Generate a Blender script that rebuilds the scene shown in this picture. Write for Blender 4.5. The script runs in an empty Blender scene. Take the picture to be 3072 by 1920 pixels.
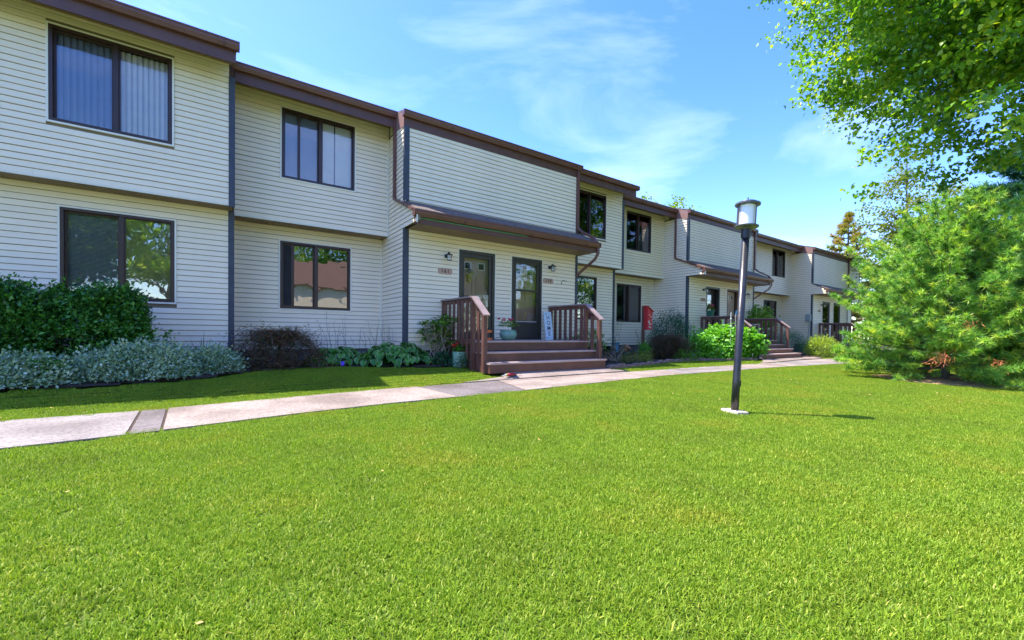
import bpy, math, random
import numpy as np
from mathutils import Vector, Matrix
random.seed(7)
R = np.random.default_rng(11)
S = bpy.context.scene
C = S.collection
rad = math.radians

# ------------------------------------------------------------ camera, sky, sun, exposure
cam_d = bpy.data.cameras.new('camera'); cam = bpy.data.objects.new('camera', cam_d); C.objects.link(cam)
yaw, pitch, roll = rad(55.32), rad(-.841), rad(.638)
F_ = Vector((math.cos(yaw)*math.cos(pitch), math.sin(yaw)*math.cos(pitch), math.sin(pitch)))
R_ = Vector((math.sin(yaw), -math.cos(yaw), 0)); U_ = R_.cross(F_)
R2 = R_*math.cos(roll)+U_*math.sin(roll); U2 = -R_*math.sin(roll)+U_*math.cos(roll)
cam.matrix_world = Matrix(((R2.x, U2.x, -F_.x, 0), (R2.y, U2.y, -F_.y, 0), (R2.z, U2.z, -F_.z, 1.0), (0, 0, 0, 1)))
cam_d.sensor_width = 36; cam_d.lens = 1267.5/3072*36; cam_d.shift_y = (1018.2-960)/3072
cam_d.clip_start = .05; cam_d.clip_end = 2000
S.camera = cam
SUN = Vector((-.34, .357, 1)).normalized()
sun_d = bpy.data.lights.new('sun', 'SUN'); sun = bpy.data.objects.new('sun', sun_d); C.objects.link(sun)
sun_d.energy = 2.9; sun_d.angle = rad(.5); sun_d.color = (1, .93, .80)
sun.rotation_euler = SUN.to_track_quat('Z', 'Y').to_euler(); sun.location = (0, 0, 30)
W = bpy.data.worlds.new('World'); S.world = W; W.use_nodes = True
nt = W.node_tree; nt.nodes.clear()
N = nt.nodes.new; L = nt.links.new
out = N('ShaderNodeOutputWorld'); bg = N('ShaderNodeBackground'); L(bg.outputs[0], out.inputs[0])
sky = N('ShaderNodeTexSky'); sky.sky_type = 'NISHITA'; sky.sun_disc = False
sky.sun_elevation = math.asin(SUN.z); sky.sun_rotation = math.atan2(SUN.x, SUN.y)
sky.ozone_density = 3.0; sky.dust_density = .4; sky.air_density = 1.0
bg.inputs[1].default_value = .15
tc = N('ShaderNodeTexCoord'); mp = N('ShaderNodeMapping'); mp.inputs[3].default_value = (1.0, 1.6, 4.0); mp.inputs[2].default_value = (0, .25, .5)
nz = N('ShaderNodeTexNoise'); nz.inputs['Scale'].default_value = 1.5; nz.inputs['Detail'].default_value = 7; nz.inputs['Roughness'].default_value = .55; nz.inputs['Distortion'].default_value = .5
cr = N('ShaderNodeValToRGB'); cr.color_ramp.elements[0].position = .5; cr.color_ramp.elements[1].position = .86; cr.color_ramp.elements[1].color = (.33, .33, .33, 1)
mx = N('ShaderNodeMix'); mx.data_type = 'RGBA'; mx.inputs['B'].default_value = (4.6, 5.0, 5.7, 1)
L(tc.outputs['Generated'], mp.inputs[0]); L(mp.outputs[0], nz.inputs['Vector']); L(nz.outputs['Fac'], cr.inputs[0])
L(cr.outputs[0], mx.inputs['Factor']); hs = N('ShaderNodeHueSaturation'); hs.inputs['Saturation'].default_value = 1.31; hs.inputs['Value'].default_value = .88; hs.inputs['Hue'].default_value = .5215; L(sky.outputs[0], hs.inputs['Color']); L(hs.outputs[0], mx.inputs['A']); L(mx.outputs['Result'], bg.inputs[0])
S.view_settings.view_transform = 'Standard'; S.view_settings.look = 'None'; S.view_settings.gamma = 1
S.view_settings.use_curve_mapping = False; S.view_settings.exposure = 2.05

# ------------------------------------------------------------ helpers
ORG = {}
def tag(o, label=None, cat=None, group=None, kind=None):
    if label: o['label'] = label
    if cat: o['category'] = cat
    if group: o['group'] = group
    if kind: o['kind'] = kind
    return o
def thing(name, label, cat, loc=(0, 0, 0), rot=(0, 0, 0), group=None, world=True):
    o = bpy.data.objects.new(name, None); C.objects.link(o); o.location = loc; o.rotation_euler = rot
    o.empty_display_size = .1
    tag(o, label, cat, group); ORG[o.name] = np.array(loc, float) if world else np.zeros(3)
    return o
def link(name, me, parent=None, loc=None, rot=None):
    o = bpy.data.objects.new(name, me); C.objects.link(o)
    if parent: o.parent = parent; ORG[o.name] = ORG.get(parent.name, np.zeros(3))
    if loc is not None: o.location = loc
    if rot is not None: o.rotation_euler = rot
    return o
def np_mesh(name, V, Fc, mats, mi=None, var=None, smooth=False):
    me = bpy.data.meshes.new(name); V = np.asarray(V, np.float32); Fc = np.asarray(Fc, np.int32)
    me.vertices.add(len(V)); me.vertices.foreach_set('co', V.ravel())
    k = Fc.shape[1]; me.loops.add(Fc.size); me.loops.foreach_set('vertex_index', Fc.ravel())
    me.polygons.add(len(Fc)); me.polygons.foreach_set('loop_start', np.arange(0, Fc.size, k, dtype=np.int32))
    me.polygons.foreach_set('loop_total', np.full(len(Fc), k, np.int32))
    if mi is not None: me.polygons.foreach_set('material_index', np.asarray(mi, np.int32))
    if smooth: me.polygons.foreach_set('use_smooth', np.ones(len(Fc), bool))
    me.update(calc_edges=True); me.validate()
    if var is not None:
        a = me.attributes.new('var', 'FLOAT', 'POINT'); a.data.foreach_set('value', np.asarray(var, np.float32))
    for m in (mats if isinstance(mats, (list, tuple)) else [mats]): me.materials.append(m)
    return me
def fwd(pts):
    return [np.array(p, float) for p in pts]
class MB:
    def __init__(s): s.v = []; s.f = []; s.m = []
    def add(s, vs, fs, mi=0):
        b = len(s.v); s.v += [tuple(float(c) for c in v) for v in vs]
        for f in fs: s.f.append([b+i for i in f]); s.m.append(mi)
        return s
    def box(s, x0, x1, y0, y1, z0, z1, mi=0):
        return s.add([(x0,y0,z0),(x1,y0,z0),(x1,y1,z0),(x0,y1,z0),(x0,y0,z1),(x1,y0,z1),(x1,y1,z1),(x0,y1,z1)],
                     [(0,3,2,1),(4,5,6,7),(0,1,5,4),(1,2,6,5),(2,3,7,6),(3,0,4,7)], mi)
    def prism(s, poly, axis, a, b, mi=0):
        # poly: 2D points; axis 'x': (y,z), 'y': (x,z), 'z': (x,y)
        n = len(poly)
        def P(p, t): return {'x': (t, p[0], p[1]), 'y': (p[0], t, p[1]), 'z': (p[0], p[1], t)}[axis]
        vs = [P(p, a) for p in poly]+[P(p, b) for p in poly]
        fs = [tuple(range(n))[::-1], tuple(range(n, 2*n))]+[(i, (i+1) % n, n+(i+1) % n, n+i) for i in range(n)]
        return s.add(vs, fs, mi)
    def bar(s, p, q, w, h, up=(0, 0, 1), mi=0):
        p, q = np.array(p, float), np.array(q, float); d = q-p; d /= np.linalg.norm(d)
        a = np.cross(d, up); a /= np.linalg.norm(a); b = np.cross(a, d)
        vs = [e+a*sx*w/2+b*sy*h/2 for e in (p, q) for sx, sy in ((-1,-1),(1,-1),(1,1),(-1,1))]
        return s.add(vs, [(0,3,2,1),(4,5,6,7),(0,1,5,4),(1,2,6,5),(2,3,7,6),(3,0,4,7)], mi)
    def sweep(s, pts, prof, up=(1, 0, 0), mi=0):
        pts = fwd(pts); n = len(prof); rings = []
        up = np.array(up, float)
        for i, p in enumerate(pts):
            d0 = pts[i]-pts[i-1] if i > 0 else pts[1]-pts[0]; d1 = pts[i+1]-pts[i] if i < len(pts)-1 else d0
            d0 = d0/np.linalg.norm(d0); d1 = d1/np.linalg.norm(d1); t = d0+d1; t /= np.linalg.norm(t)
            a = up-t*(up@t); a /= np.linalg.norm(a); b = np.cross(t, a); k = 1/max(.5, math.sqrt(max(.01, (1+d0@d1)/2)))
            rings += [p+a*u+b*w*k for u, w in prof]
        fs = [(i*n+j, i*n+(j+1) % n, (i+1)*n+(j+1) % n, (i+1)*n+j) for i in range(len(pts)-1) for j in range(n)]
        fs += [tuple(range(n))[::-1], tuple(range((len(pts)-1)*n, len(pts)*n))]
        return s.add(rings, fs, mi)
    def tube(s, pts, r, n=8, mi=0):
        pts = fwd(pts); rr = r if hasattr(r, '__len__') else [r]*len(pts)
        b = len(s.v); ref = np.array([.31, .17, .93])
        vs = []
        for i, p in enumerate(pts):
            t = pts[min(i+1, len(pts)-1)]-pts[max(i-1, 0)]; t /= max(1e-9, np.linalg.norm(t))
            rf = ref if abs(t@ref) < .95 else np.array([1., 0, 0])
            a = np.cross(t, rf); a /= np.linalg.norm(a); c = np.cross(t, a)
            vs += [p+rr[i]*(a*math.cos(2*math.pi*k/n)+c*math.sin(2*math.pi*k/n)) for k in range(n)]
        fs = [(i*n+j, i*n+(j+1) % n, (i+1)*n+(j+1) % n, (i+1)*n+j) for i in range(len(pts)-1) for j in range(n)]
        fs += [tuple(range(n))[::-1], tuple(range((len(pts)-1)*n, len(pts)*n))]
        return s.add(vs, fs, mi)
    def lathe(s, prof, o=(0, 0, 0), n=24, mi=0):
        vs = [(o[0]+r*math.cos(2*math.pi*k/n), o[1]+r*math.sin(2*math.pi*k/n), o[2]+z) for r, z in prof for k in range(n)]
        fs = [(i*n+j, i*n+(j+1) % n, (i+1)*n+(j+1) % n, (i+1)*n+j) for i in range(len(prof)-1) for j in range(n)]
        fs += [tuple(range(n))[::-1], tuple(range((len(prof)-1)*n, len(prof)*n))]
        return s.add(vs, fs, mi)
    def build(s, name, mats, parent=None, label=None, kind=None, smooth=False, bevel=0):
        off = ORG.get(parent.name, np.zeros(3)) if parent else np.zeros(3)
        me = bpy.data.meshes.new(name)
        me.from_pydata([(v[0]-off[0], v[1]-off[1], v[2]-off[2]) for v in s.v], [], s.f)
        for i, p in enumerate(me.polygons): p.material_index = s.m[i]; p.use_smooth = smooth
        for m in (mats if isinstance(mats, (list, tuple)) else [mats]): me.materials.append(m)
        me.update()
        o = link(name, me, parent)
        if bevel:
            b = o.modifiers.new('bevel', 'BEVEL'); b.width = bevel; b.segments = 2; b.limit_method = 'ANGLE'
        return tag(o, label, kind=kind)
def copy_tree(o, parent=None, loc=None):
    c = o.copy(); C.objects.link(c); c.parent = parent
    if loc is not None: c.location = loc
    for ch in list(o.children): copy_tree(ch, c)
    return c

# ------------------------------------------------------------ materials
def mat(name, col, rough=.6, var=.12, scale=6, bump=0, bscale=60, metal=0, spec=.5, dirt=None, stretch=None, coat=0):
    m = bpy.data.materials.new(name); m.use_nodes = True; t = m.node_tree; p = t.nodes['Principled BSDF']
    n = t.nodes.new; l = t.links.new
    p.inputs['Roughness'].default_value = rough; p.inputs['Metallic'].default_value = metal; p.inputs['Specular IOR Level'].default_value = spec
    p.inputs['Coat Weight'].default_value = coat
    g = n('ShaderNodeTexCoord'); src = g.outputs['Object']
    if stretch:
        mpp = n('ShaderNodeMapping'); mpp.inputs[3].default_value = stretch; l(src, mpp.inputs[0]); src = mpp.outputs[0]
    z = n('ShaderNodeTexNoise'); z.inputs['Scale'].default_value = scale; z.inputs['Detail'].default_value = 5; l(src, z.inputs['Vector'])
    x = n('ShaderNodeMix'); x.data_type = 'RGBA'
    x.inputs['A'].default_value = (*[c*(1-var) for c in col], 1); x.inputs['B'].default_value = (*[min(.95, c*(1+var)) for c in col], 1)
    r = n('ShaderNodeMapRange'); r.inputs[1].default_value = .3; r.inputs[2].default_value = .7; l(z.outputs['Fac'], r.inputs[0]); l(r.outputs[0], x.inputs['Factor'])
    res = x.outputs['Result']
    if dirt:
        z2 = n('ShaderNodeTexNoise'); z2.inputs['Scale'].default_value = dirt[1]; z2.inputs['Detail'].default_value = 8; z2.inputs['Roughness'].default_value = .7; l(src, z2.inputs['Vector'])
        r2 = n('ShaderNodeMapRange'); r2.inputs[1].default_value = dirt[2]; r2.inputs[2].default_value = dirt[2]+.06; l(z2.outputs['Fac'], r2.inputs[0])
        x2 = n('ShaderNodeMix'); x2.data_type = 'RGBA'; l(r2.outputs[0], x2.inputs['Factor']); l(res, x2.inputs['A']); x2.inputs['B'].default_value = (*dirt[0], 1); res = x2.outputs['Result']
    l(res, p.inputs['Base Color'])
    if bump:
        b = n('ShaderNodeBump'); b.inputs['Strength'].default_value = bump; b.inputs['Distance'].default_value = .01
        zb = n('ShaderNodeTexNoise'); zb.inputs['Scale'].default_value = bscale; zb.inputs['Detail'].default_value = 4; l(src, zb.inputs['Vector']); l(zb.outputs['Fac'], b.inputs['Height']); l(b.outputs[0], p.inputs['Normal'])
    return m
def leafmat(name, cols, rough=.45, trans=.35, spec=.35, tcol=1.6):
    m = bpy.data.materials.new(name); m.use_nodes = True; t = m.node_tree; p = t.nodes['Principled BSDF']; n = t.nodes.new; l = t.links.new
    a = n('ShaderNodeAttribute'); a.attribute_name = 'var'
    r = n('ShaderNodeValToRGB'); e = r.color_ramp.elements; e[0].color = (*cols[0], 1); e[0].position = 0; e[1].color = (*cols[-1], 1); e[1].position = 1
    for i, c in enumerate(cols[1:-1]): q = e.new((i+1)/(len(cols)-1)); q.color = (*c, 1)
    l(a.outputs['Fac'], r.inputs[0]); l(r.outputs[0], p.inputs['Base Color'])
    p.inputs['Roughness'].default_value = rough; p.inputs['Specular IOR Level'].default_value = spec
    tr = n('ShaderNodeBsdfTranslucent'); h = n('ShaderNodeMix'); h.data_type = 'RGBA'; h.blend_type = 'MULTIPLY'; h.inputs['Factor'].default_value = 1
    l(r.outputs[0], h.inputs['A']); h.inputs['B'].default_value = (tcol, tcol, tcol*.35, 1); l(h.outputs['Result'], tr.inputs[0])
    s = n('ShaderNodeMixShader'); s.inputs[0].default_value = trans; l(p.outputs[0], s.inputs[1]); l(tr.outputs[0], s.inputs[2])
    l(s.outputs[0], t.nodes['Material Output'].inputs[0])
    return m
def glassmat(name, ior=1.9, tint=(1, 1, 1), dark=0, wav=.02):
    m = bpy.data.materials.new(name); m.use_nodes = True; t = m.node_tree; t.nodes.clear(); n = t.nodes.new; l = t.links.new
    o = n('ShaderNodeOutputMaterial'); g = n('ShaderNodeBsdfGlossy'); g.inputs['Roughness'].default_value = .01
    tr = n('ShaderNodeBsdfTransparent'); tr.inputs[0].default_value = (*tint, 1)
    f = n('ShaderNodeFresnel'); f.inputs[0].default_value = ior; s = n('ShaderNodeMixShader')
    tcn = n('ShaderNodeTexCoord'); z = n('ShaderNodeTexNoise'); z.inputs['Scale'].default_value = 2.2; z.inputs['Detail'].default_value = 1.5
    b = n('ShaderNodeBump'); b.inputs['Strength'].default_value = wav*5; b.inputs['Distance'].default_value = .02
    l(tcn.outputs['Object'], z.inputs['Vector']); l(z.outputs['Fac'], b.inputs['Height']); l(b.outputs[0], g.inputs['Normal'])
    inner = tr.outputs[0]
    if dark:
        d = n('ShaderNodeBsdfDiffuse'); d.inputs[0].default_value = (.02, .022, .028, 1); m2 = n('ShaderNodeMixShader'); m2.inputs[0].default_value = dark
        l(tr.outputs[0], m2.inputs[1]); l(d.outputs[0], m2.inputs[2]); inner = m2.outputs[0]
    l(f.outputs[0], s.inputs[0]); l(inner, s.inputs[1]); l(g.outputs[0], s.inputs[2]); l(s.outputs[0], o.inputs[0])
    return m
M = {}
M['siding'] = mat('cream_siding', (.90, .78, .60), .5, .05, 1.1, .12, 90, dirt=((.70, .62, .50), 1.7, .66), stretch=(1, 1, .35))
M['shade_backing'] = mat('painted_shadow_line_backing', (.22, .17, .11), .8, .1)  # backing coloured dark to deepen the shadow lines between siding boards
M['cream'] = mat('cream_trim', (.82, .78, .69), .45, .03)
M['rake'] = mat('sunlit_brown_flashing', (.27, .15, .13), .5, .1)  # brown lightened to imitate direct sun on the rake boards
M['post'] = mat('slate_corner_board', (.045, .055, .085), .55, .2, 5, .15, 40)
M['brown'] = mat('brown_aluminium', (.15, .062, .05), .38, .12, 3, .05, 30)
M['fascia'] = mat('brown_fascia', (.115, .052, .042), .5, .15, 4, .1, 30)
M['soffit'] = mat('brown_soffit', (.24, .16, .10), .55, .1, 4)
M['frame'] = mat('dark_bronze_frame', (.045, .024, .022), .38, .15, 5)
M['door'] = mat('storm_door_bronze', (.04, .034, .030), .4, .12, 5)
M['inner_door'] = mat('taupe_door', (.50, .36, .28), .5, .06, 4)
M['room'] = mat('dark_interior', (.025, .025, .03), .9, .3, 3)
M['blind'] = mat('white_blind', (.9, .9, .9), .6, .04)
M['vane'] = mat('vertical_vane', (.88, .9, .92), .6, .05)
M['curtain'] = mat('sheer_curtain', (.82, .85, .86), .7, .06)
M['deck'] = mat('brown_deck_paint', (.135, .056, .042), .55, .2, 4, .25, 45, dirt=((.34, .27, .23), 14, .655))
M['tread'] = mat('worn_tread_paint', (.42, .31, .285), .6, .18, 3, .25, 45, dirt=((.5, .42, .36), 7, .66), stretch=(1, 5, 1))
M['cap'] = mat('weathered_rail_cap', (.27, .20, .19), .6, .15, 4, .2, 40)
M['shingle'] = mat('roof_shingle', (.13, .10, .085), .9, .45, 14, .7, 60)
M['concrete'] = mat('foundation_concrete', (.16, .15, .145), .85, .2, 5, .4, 50)
M['black'] = mat('black_metal', (.015, .015, .017), .35, .2, 6)
M['pole'] = mat('black_pole_paint', (.022, .022, .026), .32, .25, 8, .15, 25, dirt=((.12, .12, .13), 16, .69))
M['lampcap'] = mat('grey_lamp_metal', (.10, .105, .13), .35, .15, 10)
M['opal'] = mat('opal_globe', (.86, .86, .84), .25, .02)
M['plaque'] = mat('tan_plaque', (.50, .33, .25), .6, .06)
M['letter'] = mat('dark_lettering', (.06, .022, .014), .5, .1)
M['sign'] = mat('pale_blue_sign', (.66, .76, .84), .6, .05)
M['signink'] = mat('navy_lettering', (.03, .05, .09), .5, .1)
M['teal'] = mat('teal_sprig', (.12, .45, .52), .6, .1)
M['greenpot'] = mat('sage_glazed_pot', (.20, .36, .27), .3, .16, 5, .1, 12, coat=.2, dirt=((.30, .42, .33), 5, .62))
M['soil'] = mat('mulch', (.05, .030, .022), .95, .5, 30, .9, 60)
M['bark'] = mat('grey_bark', (.12, .10, .085), .9, .35, 9, .8, 25, stretch=(1, 1, .3))
M['twig'] = mat('pale_stem', (.32, .28, .24), .8, .25, 12)
M['stone'] = mat('red_brown_stone', (.22, .15, .135), .85, .3, 9, .6, 40)
M['red'] = mat('red_paint', (.50, .02, .03), .45, .12)
M['white'] = mat('white_paint', (.78, .78, .76), .5, .03)
M['pink'] = mat('magenta_petal', (.60, .03, .14), .6, .3, 40)
M['redflower'] = mat('red_petal', (.72, .02, .01), .6, .3, 40)
M['purple'] = mat('violet_flag', (.10, .05, .62), .5, .1)
M['orange'] = mat('orange_plastic', (.80, .17, .04), .4, .1)
M['yellow'] = mat('yellow_pot', (.45, .38, .08), .5, .2, 12)
M['blue'] = mat('blue_plastic', (.03, .28, .62), .35, .1)
M['lightblue'] = mat('blue_bin', (.10, .33, .55), .5, .1)
M['terra'] = mat('terracotta', (.50, .20, .11), .8, .15)
M['green_string'] = mat('green_cord', (.05, .52, .30), .5, .1)
M['bench'] = mat('grey_wood', (.33, .28, .27), .7, .2, 6, .2)
M['flagblue'] = mat('flag_blue', (.04, .06, .22), .7, .1)
M['grey'] = mat('grey_meter', (.30, .36, .38), .4, .1)
M['glass'] = glassmat('window_glass', 2.6)
M['glass_clear'] = glassmat('clear_window_glass', 1.75)
M['glass_screen'] = glassmat('screened_glass', 1.9, (.8, .84, .9), .05)
M['glass_mirror'] = glassmat('reflective_glass', 3.2, (.5, .5, .5), .35, .05)
M['glass_door'] = glassmat('storm_glass', 1.55, (.95, .95, .95), 0, .06)

def aggregate(name, base, dark):
    m = bpy.data.materials.new(name); m.use_nodes = True; t = m.node_tree; p = t.nodes['Principled BSDF']; n = t.nodes.new; l = t.links.new
    g = n('ShaderNodeTexCoord'); v = n('ShaderNodeTexVoronoi'); v.inputs['Scale'].default_value = 55; l(g.outputs['Object'], v.inputs['Vector'])
    z = n('ShaderNodeTexNoise'); z.inputs['Scale'].default_value = 1.3; z.inputs['Detail'].default_value = 8; l(g.outputs['Object'], z.inputs['Vector'])
    rr = n('ShaderNodeValToRGB'); rr.color_ramp.elements[0].color = (*dark, 1); rr.color_ramp.elements[1].color = (*base, 1); rr.color_ramp.elements[0].position = 0; rr.color_ramp.elements[1].position = .75
    l(v.outputs['Color'], rr.inputs[0])
    x = n('ShaderNodeMix'); x.data_type = 'RGBA'; x.blend_type = 'MULTIPLY'; x.inputs['Factor'].default_value = 1; l(rr.outputs[0], x.inputs['A'])
    r2 = n('ShaderNodeValToRGB'); r2.color_ramp.elements[0].position = .35; r2.color_ramp.elements[0].color = (.60, .57, .56, 1); r2.color_ramp.elements[1].position = .6; l(z.outputs['Fac'], r2.inputs[0]); l(r2.outputs[0], x.inputs['B'])
    l(x.outputs['Result'], p.inputs['Base Color']); p.inputs['Roughness'].default_value = .85
    b = n('ShaderNodeBump'); b.inputs['Strength'].default_value = .6; b.inputs['Distance'].default_value = .006; l(v.outputs['Distance'], b.inputs['Height']); l(b.outputs[0], p.inputs['Normal'])
    return m
M['walk'] = aggregate('pink_aggregate', (.34, .275, .24), (.18, .14, .125))
M['walk_grey'] = aggregate('grey_aggregate', (.30, .265, .255), (.15, .125, .125))
M['walk_dark'] = aggregate('dark_aggregate', (.19, .16, .16), (.085, .07, .07))

def lawnmat(name, isblade):
    m = bpy.data.materials.new(name); m.use_nodes = True; t = m.node_tree; p = t.nodes['Principled BSDF']; n = t.nodes.new; l = t.links.new
    g = n('ShaderNodeNewGeometry')
    z = n('ShaderNodeTexNoise'); z.inputs['Scale'].default_value = 1.1; z.inputs['Detail'].default_value = 6; z.inputs['Roughness'].default_value = .62; l(g.outputs['Position'], z.inputs['Vector'])
    r = n('ShaderNodeValToRGB'); e = r.color_ramp.elements
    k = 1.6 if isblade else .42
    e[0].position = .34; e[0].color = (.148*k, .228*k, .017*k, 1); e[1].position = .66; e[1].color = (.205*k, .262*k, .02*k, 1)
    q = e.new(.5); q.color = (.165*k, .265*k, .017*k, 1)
    l(z.outputs['Fac'], r.inputs[0]); res = r.outputs[0]
    p.inputs['Roughness'].default_value = .5; p.inputs['Specular IOR Level'].default_value = .25
    if isblade:
        a = n('ShaderNodeAttribute'); a.attribute_name = 'var'
        r2 = n('ShaderNodeValToRGB'); f = r2.color_ramp.elements; f[0].color = (.5, .62, .45, 1); f[1].color = (1.3, 1.12, 1.3, 1); f[1].position = .93
        q2 = f.new(.99); q2.color = (2.2, 1.45, 4.5, 1)
        l(a.outputs['Fac'], r2.inputs[0]); x = n('ShaderNodeMix'); x.data_type = 'RGBA'; x.blend_type = 'MULTIPLY'; x.inputs['Factor'].default_value = 1
        l(res, x.inputs['A']); l(r2.outputs[0], x.inputs['B']); res = x.outputs['Result']
        tr = n('ShaderNodeBsdfTranslucent'); s = n('ShaderNodeMixShader'); s.inputs[0].default_value = .4; l(res, tr.inputs[0]); l(p.outputs[0], s.inputs[1]); l(tr.outputs[0], s.inputs[2]); l(s.outputs[0], t.nodes['Material Output'].inputs[0])
    l(res, p.inputs['Base Color'])
    return m
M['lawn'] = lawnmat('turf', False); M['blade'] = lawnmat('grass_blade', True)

# ------------------------------------------------------------ ground
def smooth(a, b, x): t = np.clip((x-a)/(b-a), 0, 1); return t*t*(3-2*t)
def gz(x, y):
    x = np.asarray(x, float); y = np.asarray(y, float)
    a = np.interp(y, [-30, 0, 3, 4.7, 6.75, 7.5, 8.5, 12], [-.1, .02, .05, .078, .085, .175, .265, .29])
    b = np.interp(y, [-30, 0, 3, 4.7, 7.0, 7.7, 9.5, 12], [-.1, .02, .05, .078, .085, .135, .20, .22])
    return a+(b-a)*smooth(9, 13, x)
NX = [(-12, 4.0), (-1.35, 4.74), (0, 4.95), (1.13, 5.22), (3.6, 5.36), (8.3, 5.78), (12.8, 5.72), (16, 5.5), (19, 5.27), (24, 5.0), (34, 4.6)]
FX = [(-12, 5.55), (-1.76, 6.18), (-.5, 6.2), (1.36, 6.5), (3.2, 6.72), (8.5, 6.8), (10.4, 6.84), (15.6, 6.7), (18.6, 7.0), (23, 6.8), (34, 6.2)]
near = lambda x: np.interp(x, *zip(*NX)); far = lambda x: np.interp(x, *zip(*FX))
APR = [(3.75, 7.45), (7.55, 8.35)]          # (not used for lookup; aprons below)
APRON1 = [(4.75, 7.13), (4.62, 6.85), (3.55, 6.70), (8.15, 6.80), (7.62, 6.98), (7.55, 7.13)]
APRON2 = [(16.0, 7.43), (15.7, 7.1), (14.6, 6.72), (18.6, 7.0), (20.2, 6.98), (20.3, 7.3), (19.4, 7.43)]
BEDS = [[(-7, 7.55), (-2.6, 7.85), (-1.3, 7.8), (-.2, 8.05), (.45, 8.6), (.9, 9.05), (1.9, 9.0), (3.2, 8.35), (3.9, 8.25), (4.3, 8.3), (4.4, 9.3), (4.2, 11), (-7, 11)],
        [(7.72, 7.25), (8.3, 7.3), (9.6, 7.45), (11.2, 7.75), (12.7, 8.05), (14.2, 7.75), (15.6, 7.55), (16.1, 7.5), (16.2, 9), (16, 12), (7.72, 12)],
        [(19.5, 7.6), (21.2, 7.2), (23.2, 7.4), (25.5, 8.2), (27.3, 8.8), (27.3, 12), (19.5, 12)]]
def inpoly(px, py, poly):
    c = np.zeros(px.shape, bool); n = len(poly)
    for i in range(n):
        x1, y1 = poly[i]; x2, y2 = poly[(i+1) % n]
        if y1 == y2: continue
        c ^= ((y1 > py) != (y2 > py)) & (px < (x2-x1)*(py-y1)/(y2-y1)+x1)
    return c
xs = np.concatenate([[-300, -120, -60, -30], np.arange(-14, 40.1, .5), [46, 60, 90, 150, 300]])
ys = np.concatenate([[-300, -120, -60, -30, -18], np.arange(-10, 13.1, .25), [16, 22, 40, 80, 150, 300]])
GX, GY = np.meshgrid(xs, ys, indexing='ij'); GZ = gz(GX, GY)
V = np.stack([GX, GY, GZ], -1).reshape(-1, 3); ny = len(ys)
idx = np.arange(len(xs)*ny).reshape(len(xs), ny)
Fq = np.stack([idx[:-1, :-1], idx[1:, :-1], idx[1:, 1:], idx[:-1, 1:]], -1).reshape(-1, 4)
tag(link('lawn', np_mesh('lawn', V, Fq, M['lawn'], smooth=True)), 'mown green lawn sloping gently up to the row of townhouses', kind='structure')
# planting beds: sheets of mulch a little above the soil
bed_o = None
mb = MB()
for poly in BEDS:
    px = np.array(poly); x0, y0 = px.min(0); x1, y1 = px.max(0)
    gx, gy = np.meshgrid(np.arange(x0, x1, .12), np.arange(y0, y1, .12), indexing='ij')
    ins = inpoly(gx+.06, gy+.06, poly)
    b = {}
    for i, j in zip(*np.nonzero(ins)):
        q = []
        for a, c in ((i, j), (i+1, j), (i+1, j+1), (i, j+1)):
            if (a, c) not in b:
                X = x0+.12*a; Y = y0+.12*c; b[(a, c)] = len(mb.v)
                mb.v.append((X, Y, float(gz(X, Y))+.02+.025*random.random()))
            q.append(b[(a, c)])
        mb.f.append(q); mb.m.append(0)
tag(mb.build('garden_bed', M['soil']), 'dark mulch beds along the foot of the townhouses', kind='structure')
# pavement: concrete slabs
walk = bpy.data.objects.new('sidewalk', None); C.objects.link(walk); tag(walk, 'pale aggregate footpath running past the porches', kind='structure'); ORG['sidewalk'] = np.zeros(3)
def slab(poly, m, z=None, zf=None, th=.09):
    mb = MB(); n = len(poly)
    zz = [(zf(p) if zf else .10) for p in poly]
    vs = [(p[0], p[1], z_) for p, z_ in zip(poly, zz)]+[(p[0], p[1], z_-th) for p, z_ in zip(poly, zz)]
    mb.add(vs, [tuple(range(n)), tuple(range(n, 2*n))[::-1]]+[(i, n+i, n+(i+1) % n, (i+1) % n) for i in range(n)])
    return mb.build('concrete_slab', m, walk)
joints = [(-12, -12, 'walk_grey'), (-6.5, -6.4, 'walk_grey'), (-3.2, -3.1, 'walk_grey'), (-.72, -.655, 'walk_dark'), (-.49, -.43, 'walk'), (2.70, 2.78, 'walk_dark'), (4.35, 4.0, 'walk'), (9.4, 8.9, 'walk_grey'), (12.0, 12.0, 'walk'), (15.0, 15.0, 'walk_grey'), (18, 18, 'walk'), (22, 22, 'walk_grey'), (27, 27, 'walk'), (34, 34, None)]
for (a, b, m), (c, d, _) in zip(joints[:-1], joints[1:]):
    g = .012
    top = [(x, float(far(x))) for x in np.linspace(a+g, c-g, max(2, int((c-a)/.8)))]; bot = [(x, float(near(x))) for x in np.linspace(b+g, d-g, max(2, int((d-b)/.8)))]
    dz = random.uniform(-.004, .004)
    slab(bot+top[::-1], M[m], zf=lambda p: .098+dz)
zl1 = lambda p: .104+max(0, (p[1]-6.72))/.41*.088
slab([(3.6, 6.735), (5.9, 6.79), (5.9, 7.13), (4.75, 7.13), (4.6, 6.92)], M['walk'], zf=zl1)
slab([(5.915, 6.79), (8.2, 6.81), (7.75, 6.98), (7.7, 7.13), (5.915, 7.13)], M['walk'], zf=zl1)
slab([(14.6, 6.76), (18.6, 7.02), (20.3, 6.98), (20.4, 7.3), (19.6, 7.43), (16.1, 7.43), (15.7, 7.15)], M['walk'], zf=lambda p: .104+max(0, (p[1]-6.8))/.6*.05)
gap = MB(); 
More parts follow.
